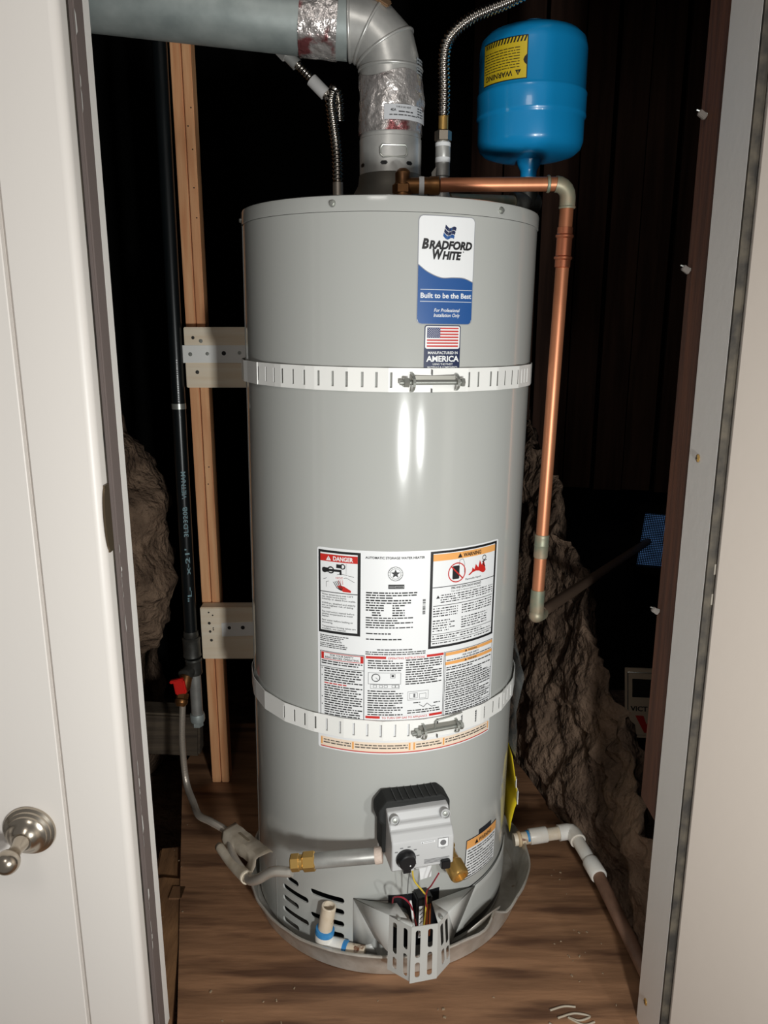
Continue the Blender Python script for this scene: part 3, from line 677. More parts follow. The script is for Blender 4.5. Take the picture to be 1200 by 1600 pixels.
# dark plate painted for the shaded inside of the burner opening, with its bits
ob = B()
def cyl_panel(b, t0, t1, z0, z1, r, n=12, mi=0):
    vs = []
    for i in range(n + 1):
        t = t0 + (t1 - t0) * i / n; vs += [ct(t, z0, r), ct(t, z1, r)]
    b.add(vs, [(2 * i, 2 * i + 2, 2 * i + 3, 2 * i + 1) for i in range(n)], mi)
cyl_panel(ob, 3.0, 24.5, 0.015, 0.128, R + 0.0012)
ob.build('burner_shade_plate', VOIDM, wh, 40)
b = B(); cyl_panel(b, 3.0, 24.5, 0.126, 0.1275, R + 0.002); cyl_panel(b, -11.0, 4.5, 0.1168, 0.1180, R + 0.0015); build_each(b, 'panel_gap', BLACKP, wh, 40)
B().lathe([(0.017, 0), (0.017, 0.012), (0.011, 0.014), (0.011, 0.012), (1e-6, 0.012)], ct(7.5, 0.085, R + 0.001), ct(7.5, 0, 1), 24).build('sight_glass', ZINC, wh)
b = B().box(ct(16.0, 0.095, R + 0.016), (0.03, 0.026, 0.085), Matrix.Rotation(rad(16), 3, 'Z'), bev=0.003); b.build('igniter_box', BLACKP, wh)
dd = Decal(lambda u, v, L: Matrix.Rotation(rad(16), 3, 'Z') @ Vector((u, -0.0132 - L, v)) + ct(16.0, 0.095, R + 0.016), [PRINT_W, PRINT_K, M('copper_strip', (178, 96, 52), 0.4, 0.6)])
dd.rect(-0.011, -0.038, -0.003, 0.028, 0, 0)
for k in range(7): dd.line([(-0.010, -0.035 + 0.009 * k), (-0.004, -0.030 + 0.009 * k)], 0.0014, 1, 2)
dd.rect(0.001, -0.038, 0.006, 0.03, 2, 1); dd.rect(0.008, -0.038, 0.011, 0.03, 2, 1); dd.build('igniter_label', wh)

# access cover: folded sheet with real louvre slots
def sheet(b, O, U, V, outline, holes, th=0.0012):
    """planar sheet in frame O,U,V with slot holes, by filling a 2-D curve"""
    cu = bpy.data.curves.new('s', 'CURVE'); cu.dimensions = '2D'; cu.fill_mode = 'BOTH'; cu.extrude = th / 2
    for ring in [outline] + holes:
        sp_ = cu.splines.new('POLY'); sp_.points.add(len(ring) - 1); sp_.use_cyclic_u = True
        for p_, (x_, y_) in zip(sp_.points, ring): p_.co = (x_, y_, 0, 1)
    o_ = bpy.data.objects.new('s', cu); COL.objects.link(o_)
    dg_ = bpy.context.evaluated_depsgraph_get(); dg_.update(); me_ = bpy.data.meshes.new_from_object(o_.evaluated_get(dg_))
    Nn = Vector(U).cross(Vector(V)).normalized()
    b.add([Vector(O) + Vector(U) * v.co.x + Vector(V) * v.co.y + Nn * v.co.z for v in me_.vertices], [tuple(p_.vertices) for p_ in me_.polygons])
    bpy.data.objects.remove(o_); bpy.data.curves.remove(cu); bpy.data.meshes.remove(me_)
def slot(cx, y0, y1, w_):
    r_ = w_ / 2; n = 8
    return [(cx + r_ * cos(pi * k / n), y1 - r_ + r_ * sin(pi * k / n)) for k in range(n + 1)] + [(cx - r_ * cos(pi * k / n), y0 + r_ - r_ * sin(pi * k / n)) for k in range(n + 1)]
cover = B(); louv = B()
A0, A1 = ct(-10.9, 0.012, R + 0.001), ct(-10.9, 0.1165, R + 0.001)
Lt, Lb = Vector((0.0145, -0.336, 0.155)), Vector((0.0125, -0.333, 0.045))
Ct_, Cb = Vector((0.051, -0.361, 0.155)), Vector((0.0495, -0.363, 0.045))
Rt, Rb = Vector((0.095, -0.352, 0.155)), Vector((0.0955, -0.352, 0.047))
Qt, Qb = Vector((0.113, -0.331, 0.158)), Vector((0.1195, -0.322, 0.050))
In1, In2 = Vector((0.0275, -0.302, 0.150)), Vector((0.044, -0.343, 0.155))
T1 = ct(4.6, 0.1135, R + 0.002); Mid = ct(-3.0, 0.06, R + 0.012)
def quad(b, *p): b.add(p, [tuple(range(len(p)))])
quad(cover, A1, T1 + Vector((0, -0.004, 0)), In1, In2, Lt + Vector((0, 0.0, 0))); 
Lm = Lt.lerp(Lb, 0.66)
quad(cover, A1, Lt, Lm, ct(-2.0, 0.052, R + 0.016)); quad(cover, A1, ct(-2.0, 0.052, R + 0.016), ct(-3.5, 0.030, R + 0.006), A0)
quad(cover, A0, ct(-3.5, 0.030, R + 0.006), ct(-1.2, 0.012, R + 0.010))
quad(cover, Lt, In2, Ct_)
def facet(b, tl, tr, bl, br, slots):
    U = (tr - tl); W = U.length; U.normalize(); V = (tl - bl).normalized(); V = (V - U * V.dot(U)).normalized(); H = (tl - bl).length
    o2 = [(0, 0), ((br - bl).dot(U) + (bl - tl).dot(U), (br - tl).dot(V) + H), (W, H + (tr - tl).dot(V)), (0, H)]
    o2[0] = ((bl - tl).dot(U), (bl - tl).dot(V) + H)
    sheet(b, tl - V * H, U, V, o2, [slot(cx * W, a * H, c_ * H, 0.0085) for cx, a, c_ in slots])
facet(louv, Lt, Ct_, Lb, Cb, [(0.26, 0.36, 0.93), (0.26, 0.08, 0.30), (0.74, 0.55, 0.93), (0.74, 0.06, 0.47)])
facet(louv, Ct_, Rt, Cb, Rb, [(0.25, 0.44, 0.93), (0.25, 0.09, 0.36), (0.72, 0.60, 0.93), (0.72, 0.10, 0.52)])
facet(louv, Rt, Qt, Rb, Qb, [(0.33, 0.50, 0.92), (0.33, 0.12, 0.42), (0.80, 0.45, 0.92), (0.80, 0.12, 0.38)])
E1 = ct(43.5, 0.0925, R + 0.002); E0 = ct(31.5, 0.021, R + 0.010); In4 = Vector((0.088, -0.300, 0.152)); In3 = Vector((0.092, -0.335, 0.156))
quad(cover, Rt, In3, In4, Qt); quad(cover, In4, ct(29.5, 0.098, R + 0.004), E1, Qt); quad(cover, Qt, E1, E0); quad(cover, Qt, E0, ct(27.5, 0.012, R + 0.02), Qb)
quad(cover, In2, Ct_, Ct_ + Vector((0.004, 0.006, -0.001)), In2 + Vector((0.003, 0.003, 0)))
cv = cover.build('access_cover', GUARD, wh, 25, fix=False)
s_ = cv.modifiers.new('thick', 'SOLIDIFY'); s_.thickness = 0.0012
louv.build('louvre_guard', GUARD, cv, 0)
# the flush right-hand part of the cover
b = B(); n = 20; vs = []
for i in range(n + 1):
    t = 31.5 + (82 - 31.5) * i / n; k = min(1, (t - 31.5) / 12.0)
    for q in range(6):
        z = (0.0205 - 0.004 * (i / n)) + (0.0925 * k + (1 - k) * 0.0215 + 0.008 * i / n - 0.0205 + 0.004 * (i / n)) * q / 5
        vs.append(ct(t, z, R + 0.0032 + 0.0068 * (1 - k) * (1 - q / 5)))
b.add(vs, [(i * 6 + q, (i + 1) * 6 + q, (i + 1) * 6 + q + 1, i * 6 + q + 1) for i in range(n) for q in range(5)])
o = b.build('access_cover', GUARD, wh, 40, fix=False); s_ = o.modifiers.new('thick', 'SOLIDIFY'); s_.thickness = 0.0012; s_.offset = -1
b = B(); vs = []
for i in range(n + 1):
    t = 27 + (84 - 27) * i / n; z = 0.0935 + 0.009 * i / n + (0.012 if False else 0); vs += [ct(t, z, R + 0.0008), ct(t, z + 0.0026, R + 0.0008)]
b.add(vs, [(2 * i, 2 * i + 2, 2 * i + 3, 2 * i + 1) for i in range(n)]); build_each(b, 'panel_gap', BLACKP, wh, 40)
b = B(); vs = []
for i in range(n + 1):
    t = 30 + (72 - 30) * i / n; vs += [ct(t, 0.004, R + 0.0022), ct(t, 0.0195 - 0.003 * i / n, R + 0.0022)]
b.add(vs, [(2 * i, 2 * i + 2, 2 * i + 3, 2 * i + 1) for i in range(n)]); build_each(b, 'panel_gap', BLACKP, wh, 40)
for p_ in ((0.030, -0.3465, 0.158), (0.101, -0.343, 0.159)): B().lathe([(0.0035, 0), (0.003, 0.0018), (1e-6, 0.0024)], p_, (0.1, -0.5, 0.9), 12).build('rivet', ZINC, wh)

# gas control valve
gc = bpy.data.objects.new('gas_control', None); COL.objects.link(gc); gc.parent = wh
gc.location = ct(11, 0.0, R); gc.rotation_euler = (0, 0, rad(14))
gc.empty_display_size = 0.05
P_ = [(-0.030, 0.335), (-0.048, 0.333), (-0.056, 0.3195), (-0.061, 0.3188), (-0.0665, 0.3098), (-0.071, 0.309), (-0.0802, 0.298), (-0.082, 0.293), (-0.082, 0.247), (-0.079, 0.243), (-0.030, 0.243)]
b = B().prism([(-0.0535, y, z) for y, z in P_], (0.107, 0, 0)); o = b.build('control_body', CTRL, gc, 20)
bv = o.modifiers.new('bev', 'BEVEL'); bv.width = 0.003; bv.segments = 2; bv.limit_method = 'ANGLE'; bv.angle_limit = rad(40)
for sx in (-1, 1):
    b = B()
    b.lathe([(0.0085, 0), (0.0085, 0.020), (0.0065, 0.0215), (0.0065, 0.017), (1e-6, 0.017)], (sx * 0.0435, -0.044, 0.3215), (0, -1, 0.25), 20)
    b.lathe([(0.0042, 0.016), (0.0042, 0.0195), (1e-6, 0.020)], (sx * 0.0435, -0.044, 0.3215), (0, -1, 0.25), 14, 1)
    b.build('screw_boss', [CTRL, ZINC], gc)
b = B().prism([(-0.060, -0.040, 0.250), (-0.060, -0.040, 0.305), (-0.066, -0.038, 0.310), (-0.066, -0.036, 0.327), (-0.052, -0.036, 0.346), (0.046, -0.036, 0.346), (0.061, -0.036, 0.332), (0.061, -0.036, 0.310), (0.055, -0.040, 0.305), (0.055, -0.040, 0.250)], (0, 0.040, 0))
o = b.build('back_shroud', BLACKF, gc, 0); bv = o.modifiers.new('bev', 'BEVEL'); bv.width = 0.004; bv.segments = 2
b = B()
for k in range(7): b.box((-0.036 + 0.012 * k, -0.020, 0.3465), (0.0018, 0.034, 0.003))
build_each(b, 'shroud_rib', BLACKP, gc)
b = B().lathe([(0.0168, 0), (0.0168, 0.004), (0.0150, 0.006), (0.0138, 0.014), (0.0120, 0.0155), (1e-6, 0.0155)], (-0.0300, -0.0818, 0.268), (0, -1, 0), 32)
b.lathe([(0.0012, 0), (0.0012, 0.0005)], (-0.0300 + 0.004, -0.0973, 0.264), (0, -1, 0), 8, 1); b.build('knob', [BLACKP, PRINT_W], gc)
d = Decal(lambda u, v, L: Vector((u, -0.0817 - L, v)), [CTRL, PRINT_G, PRINT_W, PRINT_K])
for a in (140, 110, 75, 40, 5, -40): d.rect(-0.030 + 0.021 * cos(rad(a)) - 0.0025, 0.268 + 0.021 * sin(rad(a)) - 0.0008, -0.030 + 0.021 * cos(rad(a)) + 0.0025, 0.268 + 0.021 * sin(rad(a)) + 0.0008, 1, 2)
d.rect(-0.004, 0.2905, 0.020, 0.2945, 2, 1); d.rect(0.000, 0.2917, 0.018, 0.2921, 1, 2); d.rect(0.000, 0.2931, 0.018, 0.2935, 1, 2); d.tri(-0.002, 0.2912, 0.0026, 1, 2)
d.rrect(0.0255, 0.2790, 0.0430, 0.2960, 0.002, 2, 1); d.frame(0.0255, 0.2790, 0.0430, 0.2960, 0.0005, 1, 2); d.disc(0.0342, 0.2875, 0.0052, 1, 3); d.rect(0.0305, 0.2762, 0.0380, 0.2770, 1, 2)
for k in range(4): d.rect(0.002, 0.2585 - 0.0022 * k, 0.046 - 0.003 * (k % 2), 0.2594 - 0.0022 * k, 1, 2)
d.prt.build('panel_marking', d.mats, gc, 0, fix=False)
b = B().box((-0.026, -0.070, 0.2425), (0.013, 0.020, 0.012)); b.box((0.0385, -0.078, 0.2475), (0.016, 0.022, 0.016), bev=0.0015); build_each(b, 'wire_plug', BLACKP, gc)
b = B().box((-0.016, -0.060, 0.238), (0.010, 0.020, 0.014), bev=0.001); b.box((0.002, -0.062, 0.239), (0.022, 0.018, 0.010), bev=0.001); build_each(b, 'port_boss', CTRL, gc)
# dangling tag, wires
b = B().prism([(0.000, -0.058, 0.240), (0.0235, -0.058, 0.242), (0.026, -0.050, 0.198), (0.006, -0.052, 0.196)], (0, 0.0006, 0)); b.build('wire_tag', PRINT_W, gc, 0)
def wire(name, pts, r, m): return B().tube(catmull(pts, 8), r, 8).build(name, m, wh)
wire('wire', [(0.095, -0.335, 0.238), (0.085, -0.322, 0.205), (0.078, -0.300, 0.170), (0.080, -0.290, 0.12)], 0.0013, WIRE_R)
wire('wire', [(0.020, -0.300, 0.150), (0.022, -0.318, 0.176), (0.036, -0.330, 0.186), (0.050, -0.326, 0.168), (0.058, -0.312, 0.130), (0.064, -0.30, 0.10)], 0.0014, WIRE_R)
wire('wire', [(0.051, -0.318, 0.238), (0.056, -0.312, 0.205), (0.072, -0.302, 0.175), (0.079, -0.292, 0.15), (0.074, -0.30, 0.08)], 0.0015, WIRE_Y)
wire('wire', [(0.050, -0.318, 0.170), (0.054, -0.322, 0.145), (0.058, -0.325, 0.105), (0.056, -0.32, 0.07)], 0.0019, WIRE_W)
wire('wire', [(0.051, -0.316, 0.240), (0.047, -0.300, 0.20), (0.046, -0.29, 0.16)], 0.001, WIRE_G)
# brass drain valve
dv = B(); o_ = ct(26.5, 0.206, R)
dv.lathe([(0.0155, 0), (0.0155, 0.012), (0.0135, 0.015), (0.0140, 0.030), (0.0172, 0.034), (0.0172, 0.056), (0.0155, 0.060), (0.011, 0.061), (0.011, 0.054), (1e-6, 0.054)], o_, Vector((sin(rad(25)), -cos(rad(25)), -0.32)), 24)
dv.lathe([(0.0075, 0.0), (0.0075, 0.016), (0.0062, 0.018), (0.0068, 0.024), (0.0045, 0.028), (1e-6, 0.028)], o_ + Vector((0.006, -0.022, 0.004)), (0.12, -0.2, 1), 18)
dv.build('drain_valve', BRASS, wh)
# gas nipple with its nuts
def nut(b, c, ax, r, L, mi=0, n=6): b.lathe([(r * 0.86, -L / 2), (r, -L / 2 + r * 0.12), (r, L / 2 - r * 0.12), (r * 0.86, L / 2)], c, ax, n, mi)
np_ = thing('gas_nipple', 'grey steel gas nipple with brass nut entering the left of the control valve', 'pipe')
e0, e1 = Vector((-0.112, -0.300, 0.233)), Vector((-0.004, -0.302, 0.2455)); ax = (e1 - e0).normalized()
b = B().tube([e0 - ax * 0.004, e0, e1, e1 + ax * 0.002], [0.012, 0.0133, 0.0133, 0.012], 24); b.build('nipple', PIPEZ, np_)
b = B().lathe([(0.0138, 0), (0.0142, 0.004), (0.0136, 0.012), (0.012, 0.013)], e1 - ax * 0.004, ax, 20); b.build('thread_sealant', M('pipe_dope', (214, 194, 180), 0.7, bump=0.3, bscale=120), np_)
b = B(); nut(b, e0 - ax * 0.008, ax, 0.0165, 0.022); b.build('flare_nut', BRASS, np_, 20)
b = B(); nut(b, e0 - ax * 0.032, ax, 0.0148, 0.016); b.build('flare_nut', BRASS, np_, 20)
b = B().lathe([(0.0125, 0), (0.0125, 0.012)], e0 - ax * 0.026, ax, 20); b.build('flare_collar', BRASS, np_)

# ------------------------------------------------------------------ drain pan
dp = B(); n = 144; prof = [(0.001, FZ + 0.001), (0.265, FZ + 0.001), (0.272, FZ + 0.003), (0.278, 0.010), (0.284, 0.034), (0.2865, 0.0375), (0.2895, 0.0375), (0.2905, 0.0345), (0.2890, 0.0325), (0.2855, 0.030), (0.2800, 0.010), (0.2745, FZ + 0.0015), (0.268, FZ)]
vs = []
for (r_, z) in prof:
    for k in range(n):
        a = 2 * pi * k / n; dg_ = math.degrees(a)     # 0 = front, + to the right
        rr, zz = r_, z; up = max(0, (z - 0.0) / 0.04)
        g = lambda c_, w_: math.exp(-((dg_ - c_) / w_) ** 2)
        rr += up * (0.010 * g(72, 20) - 0.014 * g(48, 5) + 0.006 * g(38, 6) + 0.003 * sin(a * 5) * 0.6 + 0.004 * g(330, 18))
        zz += up * (0.016 * g(85, 24) + 0.012 * g(44, 6) - 0.010 * g(52, 3.0) + 0.006 * g(30, 9))
        rr += up * 0.0012 * mnoise.noise(Vector((cos(a) * 9, sin(a) * 9, z * 40))) * 2
        vs.append((0.013 + rr * sin(a), -0.010 - rr * cos(a), zz))
fs = [(i * n + k, i * n + (k + 1) % n, (i + 1) * n + (k + 1) % n, (i + 1) * n + k) for i in range(len(prof) - 1) for k in range(n)]
dp.add(vs, fs)
tag(dp.build('drain_pan', ALU, None, 50), 'round dented aluminium drain pan under the water heater', 'drain pan')
# loose bent flap of pan metal
b = B(); vs = []
for i in range(13):
    t = 33 + 20 * i / 12; bulge = sin(pi * i / 12)
    for q in range(4): vs.append(cyl(0.268 + 0.007 * q / 3 + 0.012 * bulge * (q / 3 - 0.4), rad(t), 0.012 + (0.026 + 0.018 * bulge) * q / 3) + Vector((0.012, -0.01, 0)))
b.add(vs, [(i * 4 + q, (i + 1) * 4 + q, (i + 1) * 4 + q + 1, i * 4 + q + 1) for i in range(12) for q in range(3)])
o = b.build('bent_metal_strip', ALU, None, 50, fix=False); s_ = o.modifiers.new('thick', 'SOLIDIFY'); s_.thickness = 0.001
tag(o, 'bent strip of aluminium folded inside the right front of the pan', 'metal strip')

# white pvc stub standing in the pan
ps = thing('pvc_stub', 'stained white PVC elbow with open upright stub in the pan front', 'pipe fitting')
top, bt = Vector((-0.0915, -0.252, 0.103)), Vector((-0.1005, -0.2515, 0.046)); ax = (top - bt).normalized()
b = B().lathe([(0.0134, 0), (0.0134, (top - bt).length - 0.001), (0.0126, (top - bt).length), (0.0106, (top - bt).length), (0.0104, 0.004), (1e-6, 0.004)], bt, ax, 28); b.build('upright_stub', PVCO, ps)
pts = [bt + ax * 0.006, bt - ax * 0.008, Vector((-0.101, -0.2515, 0.028)), Vector((-0.094, -0.2530, 0.0205)), Vector((-0.082, -0.2575, 0.0195)), Vector((-0.066, -0.2625, 0.0195))]
b = B().tube(catmull(pts, 6), 0.0168, 20); b.build('elbow', PVC, ps)
b = B().lathe([(0.0172, 0), (0.0178, 0.003), (0.0172, 0.010), (0.0142, 0.011)], bt - ax * 0.002, ax, 24); b.lathe([(0.0165, 0), (0.0165, 0.016), (0.0140, 0.017)], (-0.075, -0.2600, 0.0195), (1, -0.30, 0), 20); build_each(b, 'primer_band', PRIMER, ps)
b = B().lathe([(0.0135, 0), (0.0135, 0.035)], (-0.062, -0.2640, 0.0190), (1, -0.18, -0.05), 20); b.build('side_pipe', PVCO, ps)

# ------------------------------------------------------------------ seismic straps
def strap(zc, hgt, t0, t1, slots, label, sag=lambda t: 0.0, lift=lambda t: 0.003, bolt=(6.5, 24.5), tilt=0.0):
    s = thing('seismic_strap', label, 'strap', (0, 0, 0), 'seismic straps round the water heater'); s.rotation_euler = (0, 0.0138, 0)
    br = sorted(set([t0 + (t1 - t0) * i / 60 for i in range(61)] + [q for t in slots for q in (t - 0.42, t + 0.42)]))
    zs = [-hgt / 2, -0.0115, 0.0115, hgt / 2]; b = B(); vs = []
    facets = sorted([t0 + (t1 - t0) * i / 16 for i in range(17)])
    def rad_at(t):      # flat facets between gentle creases
        for a, c_ in zip(facets, facets[1:]):
            if a <= t <= c_ + 1e-6:
                m = (a + c_) / 2; return (R + lift(m)) / cos(rad(t - m)) * cos(rad((c_ - a) / 2)) * 1.0 + 0.0022
        return R + lift(t) + 0.002
    for t in br:
        for z in zs: vs.append(ct(t, zc + sag(t) + z, rad_at(t)))
    fs = []
    for i in range(len(br) - 1):
        mid = (br[i] + br[i + 1]) / 2
        for q in range(3):
            if q == 1 and any(abs(mid - t) < 0.42 for t in slots): continue
            fs.append((i * 4 + q, (i + 1) * 4 + q, (i + 1) * 4 + q + 1, i * 4 + q + 1))
    b.add(vs, fs); o = b.build('band', STRAPM, s, 0, fix=False); m = o.modifiers.new('thick', 'SOLIDIFY'); m.thickness = 0.0012; m.offset = 1
    # tension bolt between two bent lugs
    p0, p1 = ct(bolt[0], zc + sag(bolt[0]) - 0.003 , R + 0.0115), ct(bolt[1], zc + sag(bolt[1]) - 0.003, R + 0.0115); ax = (p1 - p0).normalized()
    b = B().tube([p0 - ax * 0.014, p1 + ax * 0.004], 0.0038, 12); b.build('bolt_rod', ZINC, s)
    b = B(); nut(b, p0 - ax * 0.004, ax, 0.0078, 0.009); b.build('nut', ZINC, s, 20); b = B(); nut(b, p1 + ax * 0.003, ax, 0.0070, 0.006); b.build('bolt_head', ZINC, s, 20)
    nrm = (p0 + p1); nrm.z = 0; nrm.normalize()
    for p, k in ((p0, 1), (p1, -1)):
        b = B(); arc = []
        for j in range(9):
            a = pi * j / 8; arc.append(p + ax * k * 0.004 + nrm * (-0.008 + 0.0185 * sin(a)) + Vector((0, 0, -0.0135 * cos(a))))
        b.add(arc + [q + ax * k * 0.004 for q in arc], [(j, j + 1, 10 + j, 9 + j) for j in range(8)])
        o = b.build('lug', ZINC, s, 0, fix=False); m = o.modifiers.new('thick', 'SOLIDIFY'); m.thickness = 0.0016
    b = B(); tm = sum(bolt) / 2
    b.box(ct(tm - 0.5, zc + sag(tm) + 0.001, R + 0.0062), (0.072, 0.003, 0.012), Matrix.Rotation(rad(tm - 0.5), 3, 'Z') @ Matrix.Rotation(rad(tilt), 3, 'Y'))
    b.build('tongue', M('dull_zinc', (150, 148, 140), 0.45, 0.5), s)
    b = B()
    for tt in (tm - 1.0,):
        b.box(ct(tt, zc + sag(tt) + 0.012, R + 0.0078), (0.0016, 0.002, 0.008), Matrix.Rotation(rad(tt), 3, 'Z')); b.box(ct(tt, zc + sag(tt) - 0.0155, R + 0.0078), (0.0016, 0.002, 0.006), Matrix.Rotation(rad(tt), 3, 'Z'))
    build_each(b, 'tongue_slot', BLACKP, s)
    return s
s1 = [-55.5, -50.2, -45, -40.4, -35.4, -30.3, -24.6, -19.3, -14.2, -8.9, -4.1, 0.8, 28.7, 32.9, 38.7, 42.0, 46.8, 51.5, 55.5, 59, 62.5, 66]
S1 = strap(1.0393, 0.036, -112, 112, s1, 'upper white slotted strap with bolt, crossing below the flag sticker', lift=lambda t: 0.002 + (0.006 * max(0, (-t - 56) / 40)))
sg = lambda t: 0.0015 * cos(rad(t)) - 0.006 * max(0, (-t - 25) / 60)
s2 = [-42.2, -36.8, -31.6, -26.6, -21.9, -16.4, -11.1, -6, -0.9, 4.3, 9.4, 31.5, 38.7, 43.5, 49.6, 54.1, 58.3, 62.5, 67]
S2 = strap(0.4535, 0.036, -112, 112, s2, 'lower white slotted strap with bolt, crossing the foot of the big label', sag=sg, bolt=(13.5, 29.5), tilt=1.5)
# wire bracket end on the lower strap
b = B().tube([ct(19.5, 0.4555, R + 0.0085), ct(19.5, 0.4660, R + 0.0085), ct(20.2, 0.4690, R + 0.0085), ct(26, 0.4715, R + 0.0082), ct(31, 0.4735, R + 0.008)], 0.0013, 8); b.build('keeper_wire', ZINC, S2)
# straps run on to end plates screwed to the blocking boards
def plate(parent, x0, x1, y, z0, z1, holes, skew=0.0):
    b = B().prism([(x0, y, z0 + skew), (x1, y, z0), (x1, y, z1), (x0, y, z1 + skew)], (0, -0.002, 0)); p = b.build('end_plate', STRAPM, parent, 0)
    p.matrix_parent_inverse = Matrix.Rotation(-0.0138, 4, 'Y')
    for hx, hz, r_, m_ in holes:
        q = B().lathe([(r_, 0), (r_ * 0.8, 0.001), (1e-6, 0.0012)], (hx, y - 0.002, hz), (0, -1, 0), 14); q.build('screw_head' if m_ is ZINC else 'hole_disc', m_, p)  # black discs stand in for the shade inside open holes
YB = 0.277
plate(S1, -0.432, -0.270, YB + 0.002, 1.0375, 1.075, [(-0.413, 1.056, 0.0045, ZINC), (-0.376, 1.057, 0.004, ZINC), (-0.340, 1.058, 0.0048, BLACKP), (-0.306, 1.059, 0.004, ZINC)])
plate(S2, -0.376, -0.250, YB + 0.002, 0.404, 0.438, [(-0.358, 0.422, 0.0042, BLACKP), (-0.326, 0.4225, 0.0048, BLACKP)], -0.004)

# ------------------------------------------------------------------ framing at the left rear
for (x0, x1), lab in (((-0.4290, -0.4075), 'pale pine strip beside the black gas pipe, left of the pair'), ((-0.4050, -0.3865), 'pale pine strip, right of the pair, nearer the water heater')):
    b = B().box(((x0 + x1) / 2, 0.338, 1.06), (x1 - x0, 0.040, 2.15), bev=0.0015); o = b.build('pine_strip', STUDW, None, 30); tag(o, lab, 'wood strip', 'pine strips behind the blocking boards')
    if x0 > -0.41:
        for zz in (1.555, 1.52, 1.475, 1.40, 1.34, 0.80, 0.76): B().lathe([(0.0016, 0), (0.0014, 0.0006), (1e-6, 0.0007)], (x0 + 0.009 + 0.004 * sin(zz * 90), 0.318, zz), (0, -1, 0), 8).build('nail_head', BLACKP, o)
def board(name, lab, z0, z1, screws):
    b = B().box((-0.26, YB + 0.0195, (z0 + z1) / 2), (0.33, 0.036, z1 - z0), bev=0.0015); o = b.build(name, BOARD, None, 30); tag(o, lab, 'board', 'blocking boards behind the strap ends')
    for sx, sz, r_, m_ in screws: B().lathe([(r_, 0), (r_ * 0.75, 0.0012), (1e-6, 0.0014)], (sx, YB + 0.0013, sz), (0, -1, 0), 14).build('screw_head', m_, o)
board('blocking_board', 'upper tan blocking board carrying the upper strap end, left of the heater', 0.984, 1.113, [(-0.4055, 1.091, 0.0036, FITTING), (-0.389, 1.084, 0.0042, ZINC), (-0.400, 1.0175, 0.0042, FITTING)])
board('blocking_board', 'lower tan blocking board carrying the lower strap end, left of the heater', 0.342, 0.472, [(-0.405, 0.433, 0.0036, FITTING), (-0.404, 0.412, 0.0032, FITTING), (-0.402, 0.390, 0.0036, FITTING), (-0.396, 0.421, 0.0018, BLACKP), (-0.396, 0.4165, 0.0018, BLACKP), (-0.396, 0.453, 0.0018, BLACKP), (-0.405, 0.46, 0.0022, FITTING)])

# ------------------------------------------------------------------ black gas riser, valve and hose
gx, gy, gr = -0.4475, 0.270, 0.0150
gp = thing('gas_riser', 'black iron gas pipe with stencilled text beside the pine strips', 'pipe')
B().tube([(gx + 0.010, gy + 0.02, 2.2), (gx, gy, 0.40)], gr, 28).build('pipe', IRON, gp)
fr = lambda u, v, L: Vector((gx, gy, 0)) + Vector(((gr + L) * sin(-v / gr + 0.25), -(gr + L) * cos(-v / gr + 0.25), u)) + Vector((0.010, 0.02, 0)) * ((u - 0.40) / 1.8)
for txt, u_, w_, h_ in (('VIETNAM', 0.738, 0.062, 0.0095), ('3LD320B', 0.650, 0.070, 0.0095), ("x-21'", 0.560, 0.062, 0.0095), ('"L-', 0.495, 0.035, 0.0085)):
    d = Decal(fr, [STENCIL], 0.004); d.text(txt, u_, -0.0058, h_, 0, w_, 'L', 0.016); d.prt.build('lettering', [STENCIL], gp, 0, fix=False)
b = B().ringed([(gr + 0.0008, 0.938), (gr + 0.0008, 0.950), (gr + 0.0002, 0.950), (gr + 0.0002, 0.938)], (gx + 0.003, gy + 0.006, 0), n=28); b.build('metal_band', ZINC, gp)
d = Decal(fr, [PRINT_W, PRINT_K], 0.004); d.rect(0.955, -0.002, 1.045, 0.0008, 0, 0)
for k in range(22): d.rect(0.957 + k * 0.004, -0.002, 0.957 + k * 0.004 + random.uniform(0.0008, 0.0022), 0.0008, 1, 1)
d.build('barcode_strip', gp)
b = B().lathe([(0.0185, 0), (0.0215, 0.003), (0.0205, 0.008), (0.0205, 0.042), (0.0215, 0.047), (0.0185, 0.050)], (gx, gy, 0.352), (0, 0, 1), 28); b.lathe([(0.0165, 0), (0.0178, 0.004), (0.0165, 0.016)], (gx, gy, 0.402), (0, 0, 1), 24); b.build('coupling', FITTING, gp)
b = B().lathe([(0.0185, 0), (0.020, 0.003), (0.019, 0.010), (0.019, 0.032), (0.0205, 0.036), (0.0185, 0.040)], (gx + 0.002, gy, 0.308), (0, 0, 1), 28)
b.lathe([(0.0155, 0), (0.0155, 0.026), (0.018, 0.027), (0.018, 0.034), (0.014, 0.036)], (gx, gy, 0.326), (-0.4, -0.85, -0.35), 22); b.build('tee', FITTING, gp)
b = B().tube([(gx + 0.003, gy, 0.315), (gx + 0.003, gy, 0.20)], 0.0140, 22); b.build('drip_leg', PIPEZ, gp)
b = B(); b.lathe([(0.0165, 0), (0.0178, 0.004), (0.0178, 0.016), (0.0165, 0.020)], (gx + 0.003, gy, 0.184), (0, 0, 1), 24); nut(b, Vector((gx + 0.003, gy, 0.178)), (0, 0, 1), 0.0135, 0.016); b.build('cap', GALV, gp, 25)
